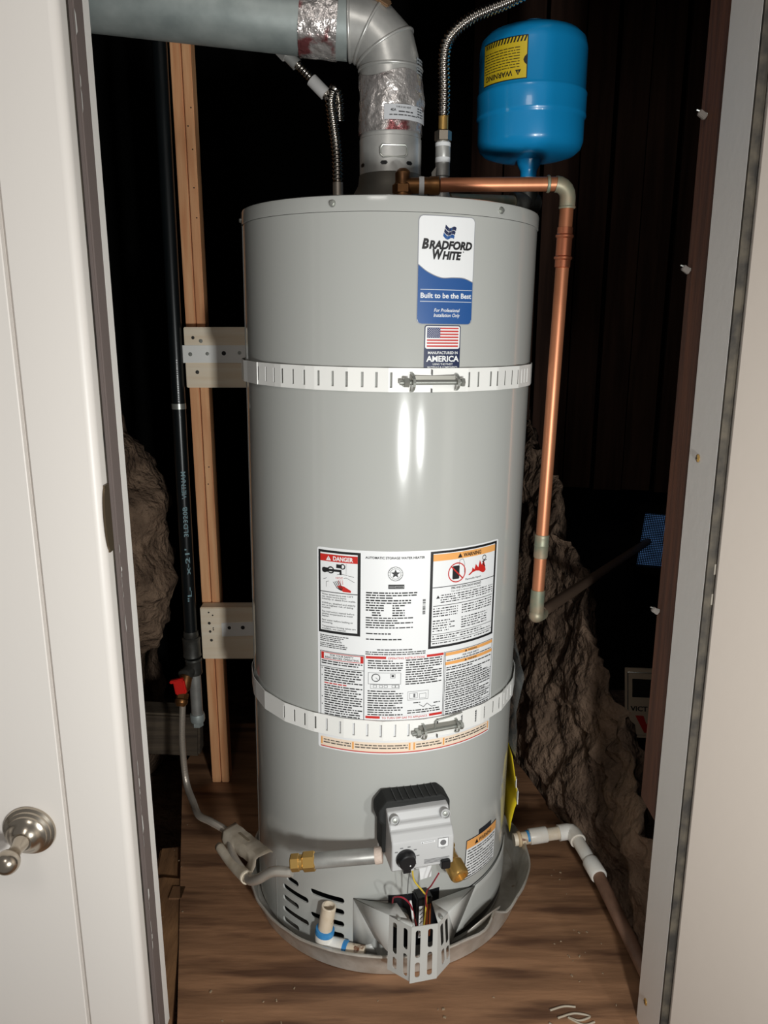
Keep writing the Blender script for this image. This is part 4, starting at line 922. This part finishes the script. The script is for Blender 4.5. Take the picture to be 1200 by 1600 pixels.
# shut-off valve
gv = thing('gas_valve', 'small brass gas valve with red lever below the black pipe', 'valve')
vc = Vector((-0.459, 0.232, 0.300)); va = Vector((-0.12, -0.5, -0.80)).normalized()
b = B().lathe([(0.011, -0.022), (0.014, -0.018), (0.0145, 0.010), (0.011, 0.016), (0.010, 0.020)], vc, va, 22); nut(b, vc + va * 0.028, va, 0.0145, 0.014); b.lathe([(0.0145, 0.036), (0.015, 0.038), (0.0145, 0.044), (0.009, 0.052)], vc, va, 20); b.build('valve_body', OLDBRASS, gv, 25)
b = B().box(vc + Vector((-0.006, -0.020, 0.002)), (0.026, 0.012, 0.036), Matrix.Rotation(rad(-8), 3, 'Y'), bev=0.003); b.box(vc + Vector((-0.012, -0.024, 0.020)), (0.032, 0.012, 0.007), Matrix.Rotation(rad(-14), 3, 'Y'), bev=0.002); b.build('lever', RED, gv)
# flexible gas hose
hz = thing('gas_hose', 'thin grey flexible gas hose curving from red-lever valve to the brass nut', 'hose')
hp = [vc + va * 0.046, (-0.462, 0.205, 0.235), (-0.463, 0.18, 0.18), (-0.452, 0.13, 0.095), (-0.428, 0.06, 0.08), (-0.395, -0.02, 0.105), (-0.345, -0.09, 0.155), (-0.318, -0.13, 0.165), (-0.285, -0.19, 0.165), (-0.255, -0.24, 0.160)]
hp = [vc + va * 0.046, (-0.4615, 0.21, 0.262), (-0.4625, 0.19, 0.18), (-0.4455, 0.14, 0.105), (-0.412, 0.065, 0.100), (-0.383, 0.0, 0.112), (-0.345, -0.045, 0.127), (-0.304, -0.088, 0.132), (-0.280, -0.160, 0.136), (-0.240, -0.234, 0.149)]
q = resample(catmull(hp, 24), 0.0012)
b = B().tube(q, [0.0072 + 0.0004 * (1 if i % 2 else -1) for i in range(len(q))], 14); b.build('braided_hose', BRUSHED, hz, 0)
b = B().tube(catmull([(-0.242, -0.232, 0.149), (-0.230, -0.252, 0.156), (-0.212, -0.270, 0.174), (-0.192, -0.283, 0.196), (-0.176, -0.291, 0.206), (-0.158, -0.297, 0.209), (-0.150, -0.298, 0.211)], 8), 0.0088, 18); b.build('hose_end', M('satin_steel', (206, 200, 190), 0.34, 0.6), hz)
# cream folded hose guard
hg = B()
S_ = [(-0.2920, -0.058, 0.1300), (-0.2945, -0.060, 0.1365), (-0.3095, -0.088, 0.1430), (-0.3135, -0.092, 0.1400), (-0.3147, -0.100, 0.1298), (-0.3090, -0.105, 0.1140)]
E_ = [(-0.2030, -0.168, 0.1490), (-0.2055, -0.172, 0.1555), (-0.2230, -0.207, 0.1700), (-0.2275, -0.211, 0.1665), (-0.2285, -0.216, 0.1570), (-0.2340, -0.224, 0.1490)]
NL = 16; m = len(S_); vs = []
for i in range(NL + 1):
    t = i / NL; bow = sin(pi * t)
    for k in range(m): vs.append(Vector(S_[k]).lerp(Vector(E_[k]), t) + Vector((0, 0, 0.0008 * sin(i * 1.7 + k * 2.0) - (0.004 * bow if k > 3 else 0))))
hg.add(vs, [(i * m + k, (i + 1) * m + k, (i + 1) * m + k + 1, i * m + k + 1) for i in range(NL) for k in range(m - 1) if not (k == 1 and 3 <= i <= 8 and False) and not (k == 4 and 6 <= i <= 12)])
# rolled lower edge: an open half tube along the guard
lp0, lp1 = Vector((-0.3150, -0.121, 0.1270)), Vector((-0.2390, -0.237, 0.1490)); la = (lp1 - lp0).normalized(); lu = Vector((0, 0, 1)); lu = (lu - la * lu.dot(la)).normalized(); lw = la.cross(lu); o0 = len(hg.v); vs = []
for i in range(NL + 1):
    t = i / NL
    for k in range(15):
        a = rad(-60 + 300 * k / 14); r_ = 0.0075 + 0.0035 * t
        vs.append(lp0.lerp(lp1, t) + Vector((0, 0, -0.005 * sin(pi * t))) + (lu * cos(a) + lw * sin(a)) * r_)
hg.add(vs, [(i * 15 + k, (i + 1) * 15 + k, (i + 1) * 15 + k + 1, i * 15 + k + 1) for i in range(NL) for k in range(14)])
HG = hg.build('hose_guard', CREAM, None, 45, fix=False); s_ = HG.modifiers.new('thick', 'SOLIDIFY'); s_.thickness = 0.0024; s_.offset = 0
gsl = B().prism([Vector(S_[1]).lerp(Vector(E_[1]), t).lerp(Vector(S_[2]).lerp(Vector(E_[2]), t), q) + Vector((0, 0, 0.0013)) for t, q in ((0.28, 0.42), (0.28, 0.62), (0.58, 0.62), (0.58, 0.42))], (0, 0, 0.0006)); gsl.build('guard_slot_shade', M('slot_shade_tone', (170, 156, 134), 0.6), HG, 0)  # raised darker patch; the slot's shade is only its colour
tag(HG, 'grimy cream folded plastic guard around the gas hose, left of the heater', 'plastic guard')

# ------------------------------------------------------------------ flue
fp = thing('flue_pipe', 'galvanised vent pipe with elbow rising from the heater and turning left', 'vent pipe')
fx, fr_ = 0.0185, 0.0520
B().lathe([(fr_ + 0.001, 1.365), (fr_ + 0.001, 1.425), (fr_, 1.426), (fr_, 1.532)], (fx, 0, 0), n=72).build('upright_pipe', GALVB, fp, 40)
# crumpled foil wrap on the upright
b = B(); n = 96; m = 34; vs = []
for j in range(m + 1):
    for k in range(n):
        a = 2 * pi * k / n; z = 1.432 + 0.088 * j / m
        r_ = fr_ + 0.0022 + 0.0030 * mnoise.fractal(Vector((cos(a) * 1.6, sin(a) * 1.6, z * 26)), 0.8, 2, 4) * (0.3 + sin(pi * j / m))
        vs.append((fx + r_ * sin(a), -r_ * cos(a), z + 0.005 * sin(3 * a) * (1 if j > m - 3 else 0)))
b.add(vs, [(j * n + k, j * n + (k + 1) % n, (j + 1) * n + (k + 1) % n, (j + 1) * n + k) for j in range(m) for k in range(n)]); b.build('foil_wrap', FOIL, fp, 60, fix=False)
dfl = Decal(lambda u, v, L: Vector((fx + (fr_ + 0.0045 + L) * sin(u / fr_), -(fr_ + 0.0045 + L) * cos(u / fr_), v)), [M('silver_label', (206, 208, 212), 0.45), PRINT_K], 0.004)
dfl.rect(-0.010, 1.447, 0.075, 1.470, 0, 0)
dfl.text('4EA', 0.004, 1.4590, 0.0042, 1, 0.0085, bold=0.01); dfl.text('TYPE B GAS VENT', 0.020, 1.4640, 0.0028, 1, 0.024); dfl.prose(0.012, 0.038, 1.4580, 0.004, 1, 1, 0.0016); dfl.prose(-0.002, 0.045, 1.4530, 0.004, 1, 1, 0.0014); dfl.prose(0.046, 0.062, 1.4660, 0.004, 4, 1, 0.0016)
dfl.build('vent_label', fp, 'silver paper label with small print', 'printing')
d2 = Decal(lambda u, v, L: Vector((fx + (fr_ + 0.0008 + L) * sin(u / fr_), -(fr_ + 0.0008 + L) * cos(u / fr_), v)), [M('grey_label', (150, 156, 160), 0.5), PRINT_K], 0.004)
d2.rect(0.048, 1.515, 0.075, 1.545, 0, 0); d2.prose(0.050, 0.073, 1.540, 0.005, 5, 1, 0.002); d2.build('vent_label', fp)
# gored elbow
Oc = Vector((-0.050, 0, 1.533)); br = 0.0685
def ring(phi, r_, n=72):      # phi 0 = horizontal plane (pipe up), 90 = vertical plane (pipe left)
    c_ = Oc + Vector((br * cos(phi), 0, br * sin(phi))); e = Vector((cos(phi), 0, sin(phi)))
    return [c_ + e * (r_ * cos(2 * pi * k / n)) + Vector((0, r_ * sin(2 * pi * k / n), 0)) for k in range(n)]
b = B(); n = 72
ph = [0, rad(30), rad(60), rad(90)]
for a, c_ in zip(ph, ph[1:]):
    b.add(ring(a, fr_ + 0.0006) + ring(c_, fr_ + 0.0006), [(k, (k + 1) % n, n + (k + 1) % n, n + k) for k in range(n)])
b.build('elbow', GALVB, fp, 60)
for a in ph:
    b = B(); e = Vector((cos(a), 0, sin(a))); tn = Vector((-sin(a), 0, cos(a))); m = 8
    rings = []
    for q in range(m):
        al = 2 * pi * q / m; R_ = ring(a, fr_ + 0.0008 + 0.0022 * cos(al)); rings += [v + tn * 0.0026 * sin(al) for v in R_]
    b.add(rings, [(q * n + k, q * n + (k + 1) % n, ((q + 1) % m) * n + (k + 1) % n, ((q + 1) % m) * n + k) for q in range(m) for k in range(n)]); b.build('elbow_bead', GALVB, fp, 60)
ep = Vector((cos(rad(60)), 0, sin(rad(60)))); nn_ = (ep * cos(rad(42)) + Vector((0, -sin(rad(42)), 0))).normalized(); tg = Vector((-sin(rad(60)), 0, cos(rad(60)))); bn = nn_.cross(tg)
mt = Matrix((tg, bn, nn_)).transposed()
b = B().box(Oc + ep * br + nn_ * (fr_ + 0.002), (0.030, 0.020, 0.005), mt, bev=0.002); b.build('damper_plate', M('tan_plate', (150, 120, 92), 0.5, 0.4), fp)
# run to the left, rising
h0 = Oc + Vector((0, 0, br)); hd = Vector((-1, -0.02, 0.095)).normalized()
b = B().tube([h0, h0 + hd * 0.6, h0 + hd * 1.05], fr_, 72); b.build('horizontal_pipe', GALV, fp, 40)
b = B(); vs = []; m = 26; n = 96; u_ = Vector((0, 0, 1)); u_ = (u_ - hd * u_.dot(hd)).normalized(); w2 = hd.cross(u_)
for j in range(m + 1):
    for k in range(n):
        a = 2 * pi * k / n; s__ = 0.018 + 0.062 * j / m
        r_ = fr_ + 0.0022 + 0.0024 * mnoise.fractal(Vector((cos(a) * 1.6, sin(a) * 1.6, s__ * 26 + 7)), 0.8, 2, 4)
        vs.append(h0 + hd * s__ + (u_ * cos(a) + w2 * sin(a)) * r_)
b.add(vs, [(j * n + k, j * n + (k + 1) % n, (j + 1) * n + (k + 1) % n, (j + 1) * n + k) for j in range(m) for k in range(n)]); b.build('foil_wrap', FOIL, fp, 60, fix=False)
# draft hood collar and clip
b = B().lathe([(0.060, 1.318), (0.072, 1.322), (0.066, 1.335), (0.056, 1.352), (0.054, 1.368), (0.052, 1.370)], (fx, 0, 0), n=60); b.build('draft_hood', M('dull_hood_steel', (112, 108, 100), 0.5, 0.7), fp, 40)
b = B().tube([cyl(fr_ + 0.003, rad(t), z) + Vector((fx, 0, 0)) for t, z in ((-18, 1.395), (-18, 1.405), (-14, 1.409), (26, 1.409), (30, 1.405), (30, 1.395), (26, 1.391), (-14, 1.391), (-18, 1.395))], 0.0016, 8); b.build('collar_clip', ZINC, fp)
b = B()
for t in (-62, -12, 36): cyl_p = [cyl(fr_ + 0.0016, rad(t + q), z) + Vector((fx, 0, 0)) for q, z in ((-4, 1.379), (4, 1.379), (7, 1.382), (4, 1.385), (-4, 1.385), (-7, 1.382))]; b.add(cyl_p, [tuple(range(6))])
build_each(b, 'collar_slot', BLACKP, fp, 0)

# ------------------------------------------------------------------ corrugated water connectors
def connector(label, pts, nip):
    c = thing('water_connector', label, 'connector', (0, 0, 0), 'corrugated water connectors on top of the heater')
    b = B(); corrugated(b, pts, 0.0096, 0.0013, 0.0068); b.build('corrugated_tube', CHROME, c, 60)
    return c
c1 = connector('corrugated steel water connector rising right of the vent pipe', [(0.110, 0.02, 1.468), (0.1105, 0.02, 1.51), (0.1095, 0.02, 1.562), (0.120, 0.02, 1.593), (0.158, 0.02, 1.622), (0.225, 0.025, 1.650), (0.32, 0.04, 1.70)], None)
b = B().lathe([(0.0085, 0), (0.0085, 0.026)], (0.110, 0.02, 1.444), (0, 0, 1), 18); b.build('brass_sleeve', BRASS, c1)
b = B(); nut(b, Vector((0.110, 0.02, 1.437)), (0, 0, 1), 0.0148, 0.018); b.build('hex_nut', M('nickel_nut', (168, 158, 144), 0.35, 0.9), c1, 20)
b = B().lathe([(0.0100, 0.0), (0.0100, 0.016), (0.0128, 0.017), (0.0128, 0.046), (0.0132, 0.047), (0.0132, 0.064), (0.0115, 0.066), (0.0115, 0.074)], (0.110, 0.02, 1.3555), (0, 0, 1), 24); b.build('dielectric_nipple', GALVB, c1)
b = B().lathe([(0.0131, 0), (0.0131, 0.018)], (0.110, 0.02, 1.394), (0, 0, 1), 24); b.lathe([(0.0134, 0), (0.0134, 0.006)], (0.110, 0.02, 1.420), (0, 0, 1), 24); build_each(b, 'nipple_sticker', PRINT_W, c1)
b = B().lathe([(0.0140, 0), (0.0145, 0.003), (0.0135, 0.012), (0.012, 0.016)], (0.110, 0.02, 1.330), (0, 0, 1), 22); b.lathe([(0.010, 0), (0.010, 0.035)], (0.110, 0.02, 1.302), (0, 0, 1), 18); b.build('tank_nipple', PIPEZ, c1)
b = B().prism([(0.098, 0.006, 1.386), (0.090, 0.004, 1.376), (0.0905, 0.005, 1.366), (0.097, 0.006, 1.362)], (0, 0.001, 0)); b.build('hang_tag', M('grey_tag', (180, 176, 168), 0.5), c1, 0)
c2 = connector('corrugated steel water connector left of the vent pipe, looped', [(-0.0765, 0.08, 1.372), (-0.0775, 0.08, 1.42), (-0.0840, 0.08, 1.475), (-0.0875, 0.08, 1.508), (-0.0815, 0.083, 1.527), (-0.0745, 0.094, 1.515), (-0.0735, 0.104, 1.48)], None)
b = B(); corrugated(b, [(-0.084, 0.082, 1.505), (-0.100, 0.082, 1.524), (-0.118, 0.083, 1.542), (-0.145, 0.085, 1.568), (-0.165, 0.087, 1.588)], 0.0080, 0.001, 0.006); b.build('corrugated_tube', CHROME, c2, 60)
ax2 = (Vector((-0.128, 0.083, 1.549)) - Vector((-0.100, 0.082, 1.522))).normalized()
b = B().lathe([(0.0112, 0), (0.0112, 0.034)], (-0.097, 0.082, 1.5195), ax2, 22); b.build('paper_sleeve', M('pale_sleeve', (196, 194, 192), 0.6), c2)
b = B().lathe([(0.0105, 0), (0.0105, 0.030)], (-0.147, 0.085, 1.5675), ax2, 18); nut(b, Vector((-0.168, 0.087, 1.590)), ax2, 0.0150, 0.020); b.build('hex_nut', GALVB, c2, 25)
b = B().lathe([(0.0110, 0), (0.0110, 0.016), (0.0095, 0.018), (0.0095, 0.072)], (-0.0762, 0.08, 1.302), (0, 0, 1), 20); b.build('brass_sleeve', OLDBRASS, c2)
b = B().lathe([(0.0098, 0), (0.0098, 0.024)], (-0.0765, 0.08, 1.348), (0, 0, 1), 20); b.build('steel_sleeve', BRUSHED, c2)

# ------------------------------------------------------------------ relief valve and copper discharge line
rv = thing('relief_valve', 'brass relief valve on the heater top in front of the vent pipe', 'valve')
b = B().lathe([(0.0115, 0), (0.0115, 0.020), (0.0145, 0.022), (0.0145, 0.040), (0.0125, 0.043), (0.0125, 0.058), (0.0100, 0.061), (0.006, 0.064)], (0.038, -0.10, 1.300), (0, 0, 1), 24); b.lathe([(0.0125, 0), (0.0125, 0.030)], (0.038, -0.10, 1.338), (1, 0, 0), 20); b.build('valve_body', OLDBRASS, rv)
b = B(); nut(b, Vector((0.038, -0.10, 1.333)), (0, 0, 1), 0.0170, 0.016); b.build('hex_collar', OLDBRASS, rv, 20)
b = B().lathe([(0.0138, 0), (0.0142, 0.003), (0.0138, 0.008)], (0.064, -0.10, 1.338), (1, 0, 0), 20); b.build('thread_tape', PRINT_W, rv)
cp = thing('discharge_pipe', 'copper discharge pipe crossing above the heater and dropping down its right side', 'pipe')
cr = 0.0111
b = B().tube([(0.092, -0.10, 1.339), (0.288, -0.10, 1.3405)], cr, 24); b.build('top_run', COPPER, cp)
b = B().lathe([(0.0130, 0), (0.0136, 0.002), (0.0130, 0.014), (0.0142, 0.016), (0.0142, 0.030), (0.0122, 0.032)], (0.066, -0.10, 1.338), (1, 0, 0), 22); b.build('adapter', OLDBRASS, cp)
pts = [Vector((0.285, -0.10, 1.3405))] + [Vector((0.285 + 0.020 * sin(rad(a)), -0.10, 1.3205 + 0.020 * cos(rad(a)))) for a in (0, 18, 36, 54, 72, 90)] + [Vector((0.305, -0.10, 1.306))]
b = B().tube(pts, 0.0128, 24); b.lathe([(0.0128, 0), (0.0136, 0.002), (0.0136, 0.004), (0.0128, 0.005)], (0.270, -0.10, 1.3405), (1, 0, 0), 22); b.lathe([(0.0128, 0), (0.0138, 0.002), (0.0128, 0.004)], (0.305, -0.10, 1.303), (0, 0, 1), 22); b.build('upper_elbow', SOLDER, cp)
L0, L1 = Vector((0.3045, -0.10, 1.306)), Vector((0.2875, -0.10, 0.612)); ax = (L1 - L0).normalized()
b = B().tube([L0, L0.lerp(L1, 0.5), L1], cr, 24); b.build('drop_run', COPPER, cp)
o_ = L0 + ax * 0.032
b = B().lathe([(0.0126, 0), (0.0126, 0.010), (0.0148, 0.012), (0.0148, 0.015), (0.0128, 0.017), (0.0128, 0.044), (0.0150, 0.046), (0.0150, 0.049), (0.0128, 0.051), (0.0128, 0.062), (0.0112, 0.063)], o_, ax, 24); b.build('press_coupling', COPPERB, cp)
o_ = L0.lerp(L1, 0.795)
b = B().lathe([(0.0120, 0), (0.0130, 0.002), (0.0126, 0.006), (0.0126, 0.018), (0.0134, 0.020), (0.0126, 0.022), (0.0126, 0.040), (0.0120, 0.043)], o_, ax, 24); b.build('solder_coupling', SOLDER, cp)
E2 = Vector((0.2875, -0.10, 0.600)); dirb = Vector((0.55, 1.0, -0.14)).normalized()
b = B().tube([L1 - ax * 0.038, L1 - ax * 0.010, E2 + dirb * 0.002 + Vector((0, 0, 0.004)), E2 + dirb * 0.012 - Vector((0, 0, 0.002)), E2 + dirb * 0.034 - Vector((0, 0, 0.003))], [0.0125, 0.0128, 0.0130, 0.0128, 0.0126], 24); b.sphere(E2 + Vector((0, 0, 0.0)), 0.0135, 20); b.build('lower_elbow', SOLDER, cp)
b = B().tube([E2 + dirb * 0.03, E2 + dirb * 1.12], cr, 20); b.build('outlet_run', M('dull_brown_pipe', (126, 104, 88), 0.5, 0.5), cp)

# ------------------------------------------------------------------ blue expansion tank
et = thing('expansion_tank', 'blue upright expansion tank with yellow warning label, above the copper pipe', 'tank', (0.283, 0.15, 1.402))
r0 = 0.0985
pr_ = [(0.012, 0.020), (0.040, 0.0205), (0.066, 0.023), (0.084, 0.028), (0.094, 0.036), (r0, 0.048), (r0, 0.084), (r0 + 0.0004, 0.087), (r0 + 0.0028, 0.090), (r0 + 0.0030, 0.093), (r0 + 0.0024, 0.096), (r0 + 0.0022, 0.124), (r0 + 0.0030, 0.128), (r0 + 0.0022, 0.131), (r0, 0.134), (r0, 0.204), (0.095, 0.220), (0.084, 0.231), (0.064, 0.239), (0.036, 0.243), (0.001, 0.244)]
B().lathe(pr_, n=96).build('shell', BLUE, et, 60)
B().lathe([(0.015, -0.012), (0.0155, 0.0), (0.017, 0.004), (0.0215, 0.012), (0.024, 0.0235)], n=28).build('neck', BLUE, et)
B().lathe([(0.0165, -0.018), (0.0165, -0.011)], n=24).build('thread_tape', PRINT_W, et)
B().lathe([(0.024, 0.242), (0.022, 0.254), (0.010, 0.257), (0.001, 0.257)], n=24).build('valve_cap', BLUE, et)
def fe(u, v, L): a = rad(-43); U, V = -u, -v; return Vector(((r0 + L) * sin(a + U / r0), -(r0 + L) * cos(a + U / r0), 0.1705 + V))
d = Decal(fe, [PRINT_K, PRINT_Y], 0.005)
d.rrect(-0.048, -0.0345, 0.048, 0.0345, 0.001, 0, 0); d.rect(-0.0465, -0.0330, 0.0465, 0.0330, 1, 1)
for k in range(15):
    u = -0.0465 + 0.0062 * k; d.poly([(u, -0.0330), (u + 0.0030, -0.0330), (u + 0.0066, -0.0245), (u + 0.0036, -0.0245)] if u + 0.0066 < 0.0465 else [(u, -0.0330), (u + 0.0030, -0.0330), (u + 0.0036, -0.0275), (u + 0.0022, -0.0275)], 0, 2)
d.text('WARNING', 0.008, 0.0195, 0.0090, 0, 0.060, bold=0.02); d.tri(-0.032, 0.0195, 0.0090, 0, 3); d.rect(-0.0325, 0.0212, -0.0315, 0.0258, 1, 4)
d.prose(-0.034, 0.044, 0.0140, 0.0044, 8, 0, 0.0013, short=0.8)
d.poly([(-0.0465, -0.004), (-0.0465, 0.013), (-0.0425, 0.009), (-0.0405, 0.0045), (-0.0425, 0.000)], 0, 2)
d.build('warning_label', et, 'yellow warning label stuck on upside down', 'printing')
# the tee below it, behind the copper run
tf = thing('brass_tee', 'dull pipe tee under the blue tank, behind the copper pipe', 'pipe fitting')
B().tube([(0.125, 0.06, 1.338), (0.20, 0.10, 1.342), (0.262, 0.135, 1.345)], 0.0125, 20).build('side_run', SOLDER, tf)
b = B().lathe([(0.018, 0), (0.019, 0.003), (0.019, 0.040), (0.0175, 0.044)], (0.283, 0.15, 1.338), (0, 0, 1), 22); b.lathe([(0.0175, -0.030), (0.019, -0.024), (0.019, 0.024), (0.0175, 0.030)], (0.276, 0.146, 1.346), (0.87, 0.5, 0.02), 22); b.build('tee_body', FITTING, tf)

# ------------------------------------------------------------------ right side pipe, tag, trap
pv = thing('pvc_drain', 'white PVC drain pipe with elbow leaving the pan at right', 'pipe')
a0, a1, a2, a3, a4 = Vector((0.296, 0.004, 0.052)), Vector((0.322, 0.008, 0.055)), Vector((0.412, 0.020, 0.060)), Vector((0.434, -0.100, 0.052)), Vector((0.462, -0.34, 0.030))
dx = (a2 - a0).normalized(); dy = (a3 - a2).normalized()
B().tube([a0 - dx * 0.012, a2], 0.0134, 22).build('pipe', PVCO, pv)
b = B().lathe([(0.0150, 0), (0.0165, 0.002), (0.0165, 0.006), (0.0135, 0.008)], a0 - dx * 0.004, dx, 22); b.build('pan_fitting', M('tan_fitting', (196, 170, 136), 0.5), pv)
b = B().lathe([(0.0162, 0), (0.0168, 0.002), (0.0168, 0.036), (0.0162, 0.038)], a1 - dx * 0.004, dx, 24); b.build('coupling', PVC, pv)
b = B().lathe([(0.0139, 0), (0.0139, 0.005)], a1 - dx * 0.010, dx, 24); build_each(b, 'primer_band', PRIMER, pv)
b = B().tube([a2 - dx * 0.030, a2 - dx * 0.010, a2 - dx * 0.002 + dy * 0.003, a2 + dy * 0.012, a2 + dy * 0.032], 0.0170, 24); b.build('elbow', PVC, pv)
B().tube([a2 + dy * 0.02, a3], 0.0134, 22).build('pipe', PVC, pv)
b = B().lathe([(0.0160, 0), (0.0170, 0.002), (0.0170, 0.040), (0.0160, 0.042)], a3 - dy * 0.030, dy, 24); b.build('coupling', PVC, pv)
B().tube([a3 + dy * 0.005, a4], 0.0128, 20).build('outlet_pipe', PVCB, pv)

yt = B(); vs = []; yy = [(0.283, 0.2635, 0.004), (0.255, 0.268, 0.006), (0.215, 0.2745, 0.010), (0.188, 0.279, 0.012), (0.165, 0.272, 0.006), (0.135, 0.2665, 0.003), (0.112, 0.2645, 0.002)]
for z, x_, c_ in yy:
    for j in range(6): vs.append((x_ - 0.0005 - c_ * 0.6 * (j / 5) ** 2, -0.055 + 0.14 * j / 5, z))
yt.add(vs, [(i * 6 + j, i * 6 + j + 1, (i + 1) * 6 + j + 1, (i + 1) * 6 + j) for i in range(len(yy) - 1) for j in range(5)])
o = yt.build('yellow_tag', M('yellow_paper', (232, 206, 30), 0.55), None, 60, fix=False); m = o.modifiers.new('thick', 'SOLIDIFY'); m.thickness = 0.0006
tag(o, 'yellow paper guide hanging on the right flank of the heater', 'tag')
b = B(); b.box((0.2725, -0.055, 0.226), (0.0012, 0.010, 0.020)); b.box((0.2765, -0.056, 0.195), (0.0012, 0.012, 0.030)); build_each(b, 'print_patch', [PRINT_W], o, 0)
ys = B(); vs = []; yy = [(0.53, 0.2595), (0.505, 0.264), (0.47, 0.277), (0.455, 0.279), (0.43, 0.2715), (0.38, 0.2685), (0.33, 0.270), (0.285, 0.266)]
for i, (z, x_) in enumerate(yy):
    for j in range(6): vs.append((x_ + 0.003 * sin(i * 2.1 + j) , -0.06 + 0.13 * j / 5, z))
ys.add(vs, [(i * 6 + j, i * 6 + j + 1, (i + 1) * 6 + j + 1, (i + 1) * 6 + j) for i in range(len(yy) - 1) for j in range(5)])
o = ys.build('plastic_sleeve', FILM, None, 60, fix=False); tag(o, 'wrinkled clear plastic sleeve above the yellow paper on the heater', 'plastic sleeve')

tp = thing('snap_trap', 'wooden snap trap with red printed mark hung behind the reddish stud', 'trap')
tm_ = Matrix.Rotation(rad(-14), 3, 'Z') @ Matrix.Rotation(rad(-4), 3, 'Y'); tc = Vector((0.735, 0.55, 0.085))
B().box(tc, (0.10, 0.008, 0.21), tm_, bev=0.001).build('trap_base', TRAPW, tp, 30)
d = Decal(lambda u, v, L: tc + tm_ @ Vector((u, -0.0040 - L, v)), [PRINT_K, PRINT_R])
d.text('VICT', -0.012, -0.022, 0.015, 0, 0.046, bold=0.03); d.prt.build('lettering', d.mats, tp, 0, fix=False); d.prt = B(); d.poly([(-0.022, -0.036), (0.000, -0.036), (0.008, -0.062), (0.022, -0.036), (0.036, -0.036), (0.014, -0.088), (0.002, -0.088)], 1, 2)
d.rect(-0.030, 0.020, 0.030, 0.075, 0, 2); build_each(d.prt, 'printed_mark', d.mats, tp, 0, False)
b = B().tube([tc + tm_ @ Vector(v) for v in ((-0.042, -0.006, 0.095), (-0.042, -0.006, -0.095), (0.042, -0.006, -0.095), (0.042, -0.006, 0.095), (-0.042, -0.006, 0.095))], 0.0018, 8); b.build('spring_wire', ZINC, tp)

# ------------------------------------------------------------------ towel bar on the door
tw_ = thing('towel_bar', 'brushed nickel towel bar bracket with stepped rosette on the white door', 'towel bar', (-0.497, -0.475, 0.421))
B().lathe([(0.0365, 0), (0.0375, 0.002), (0.0365, 0.005), (0.0330, 0.007), (0.0325, 0.010), (0.0290, 0.012), (0.0285, 0.015), (0.0225, 0.019), (0.0215, 0.022), (0.0160, 0.026), (0.0135, 0.029), (1e-6, 0.030)], (0, 0, 0), (0, -1, 0), 48).build('rosette', NICKEL, tw_, 40)
B().lathe([(0.0125, 0.026), (0.0105, 0.034), (0.0088, 0.044), (0.0090, 0.052), (0.0110, 0.058)], (0, 0, 0), (0, -1, 0), 32).build('post', NICKEL, tw_, 60)
B().sphere((0, -0.070, 0), 0.0165, 32).build('ball', NICKEL, tw_, 60)
B().tube([(-0.008, -0.070, 0), (-0.022, -0.070, 0), (-0.026, -0.070, 0), (-0.55, -0.070, 0)], [0.0122, 0.0122, 0.0105, 0.0105], 28).build('bar', NICKEL, tw_, 40)

# bits on the floor
gl = B()
for pts in ([(0.29, -0.36), (0.315, -0.352), (0.335, -0.353)], [(0.30, -0.375), (0.33, -0.366), (0.355, -0.372), (0.335, -0.380), (0.318, -0.374), (0.34, -0.388), (0.36, -0.383)], [(0.284, -0.385), (0.296, -0.398)], [(0.345, -0.395), (0.36, -0.405), (0.375, -0.400)]):
    gl.tube(catmull([(x_, y_, FZ + 0.001) for x_, y_ in pts], 6), 0.0018, 8)
tag(gl.build('dried_glue', M('dried_glue_white', (170, 158, 140), 0.5), None, 60), 'squiggle of dried pale glue on the plywood near the right jamb', 'glue', kind='stuff')
cr_ = B()
for k in range(45):
    a = random.uniform(-0.5, 0.5); x_, y_ = random.choice(((random.uniform(-0.46, -0.3), random.uniform(-0.3, 0.2)), (random.uniform(-0.3, 0.42), random.uniform(-0.4, -0.31)), (random.uniform(0.32, 0.42), random.uniform(-0.3, 0.0))))
    s__ = random.uniform(0.0008, 0.0024); cr_.box((x_, y_, FZ + s__ / 2), (s__ * 2, s__, s__), Matrix.Rotation(a * 6, 3, 'Z'))
tag(cr_.build('crumbs', M('pale_crumb', (150, 130, 106), 0.8), None, 0), 'pale crumbs scattered over the plywood floor', 'crumbs', kind='stuff')
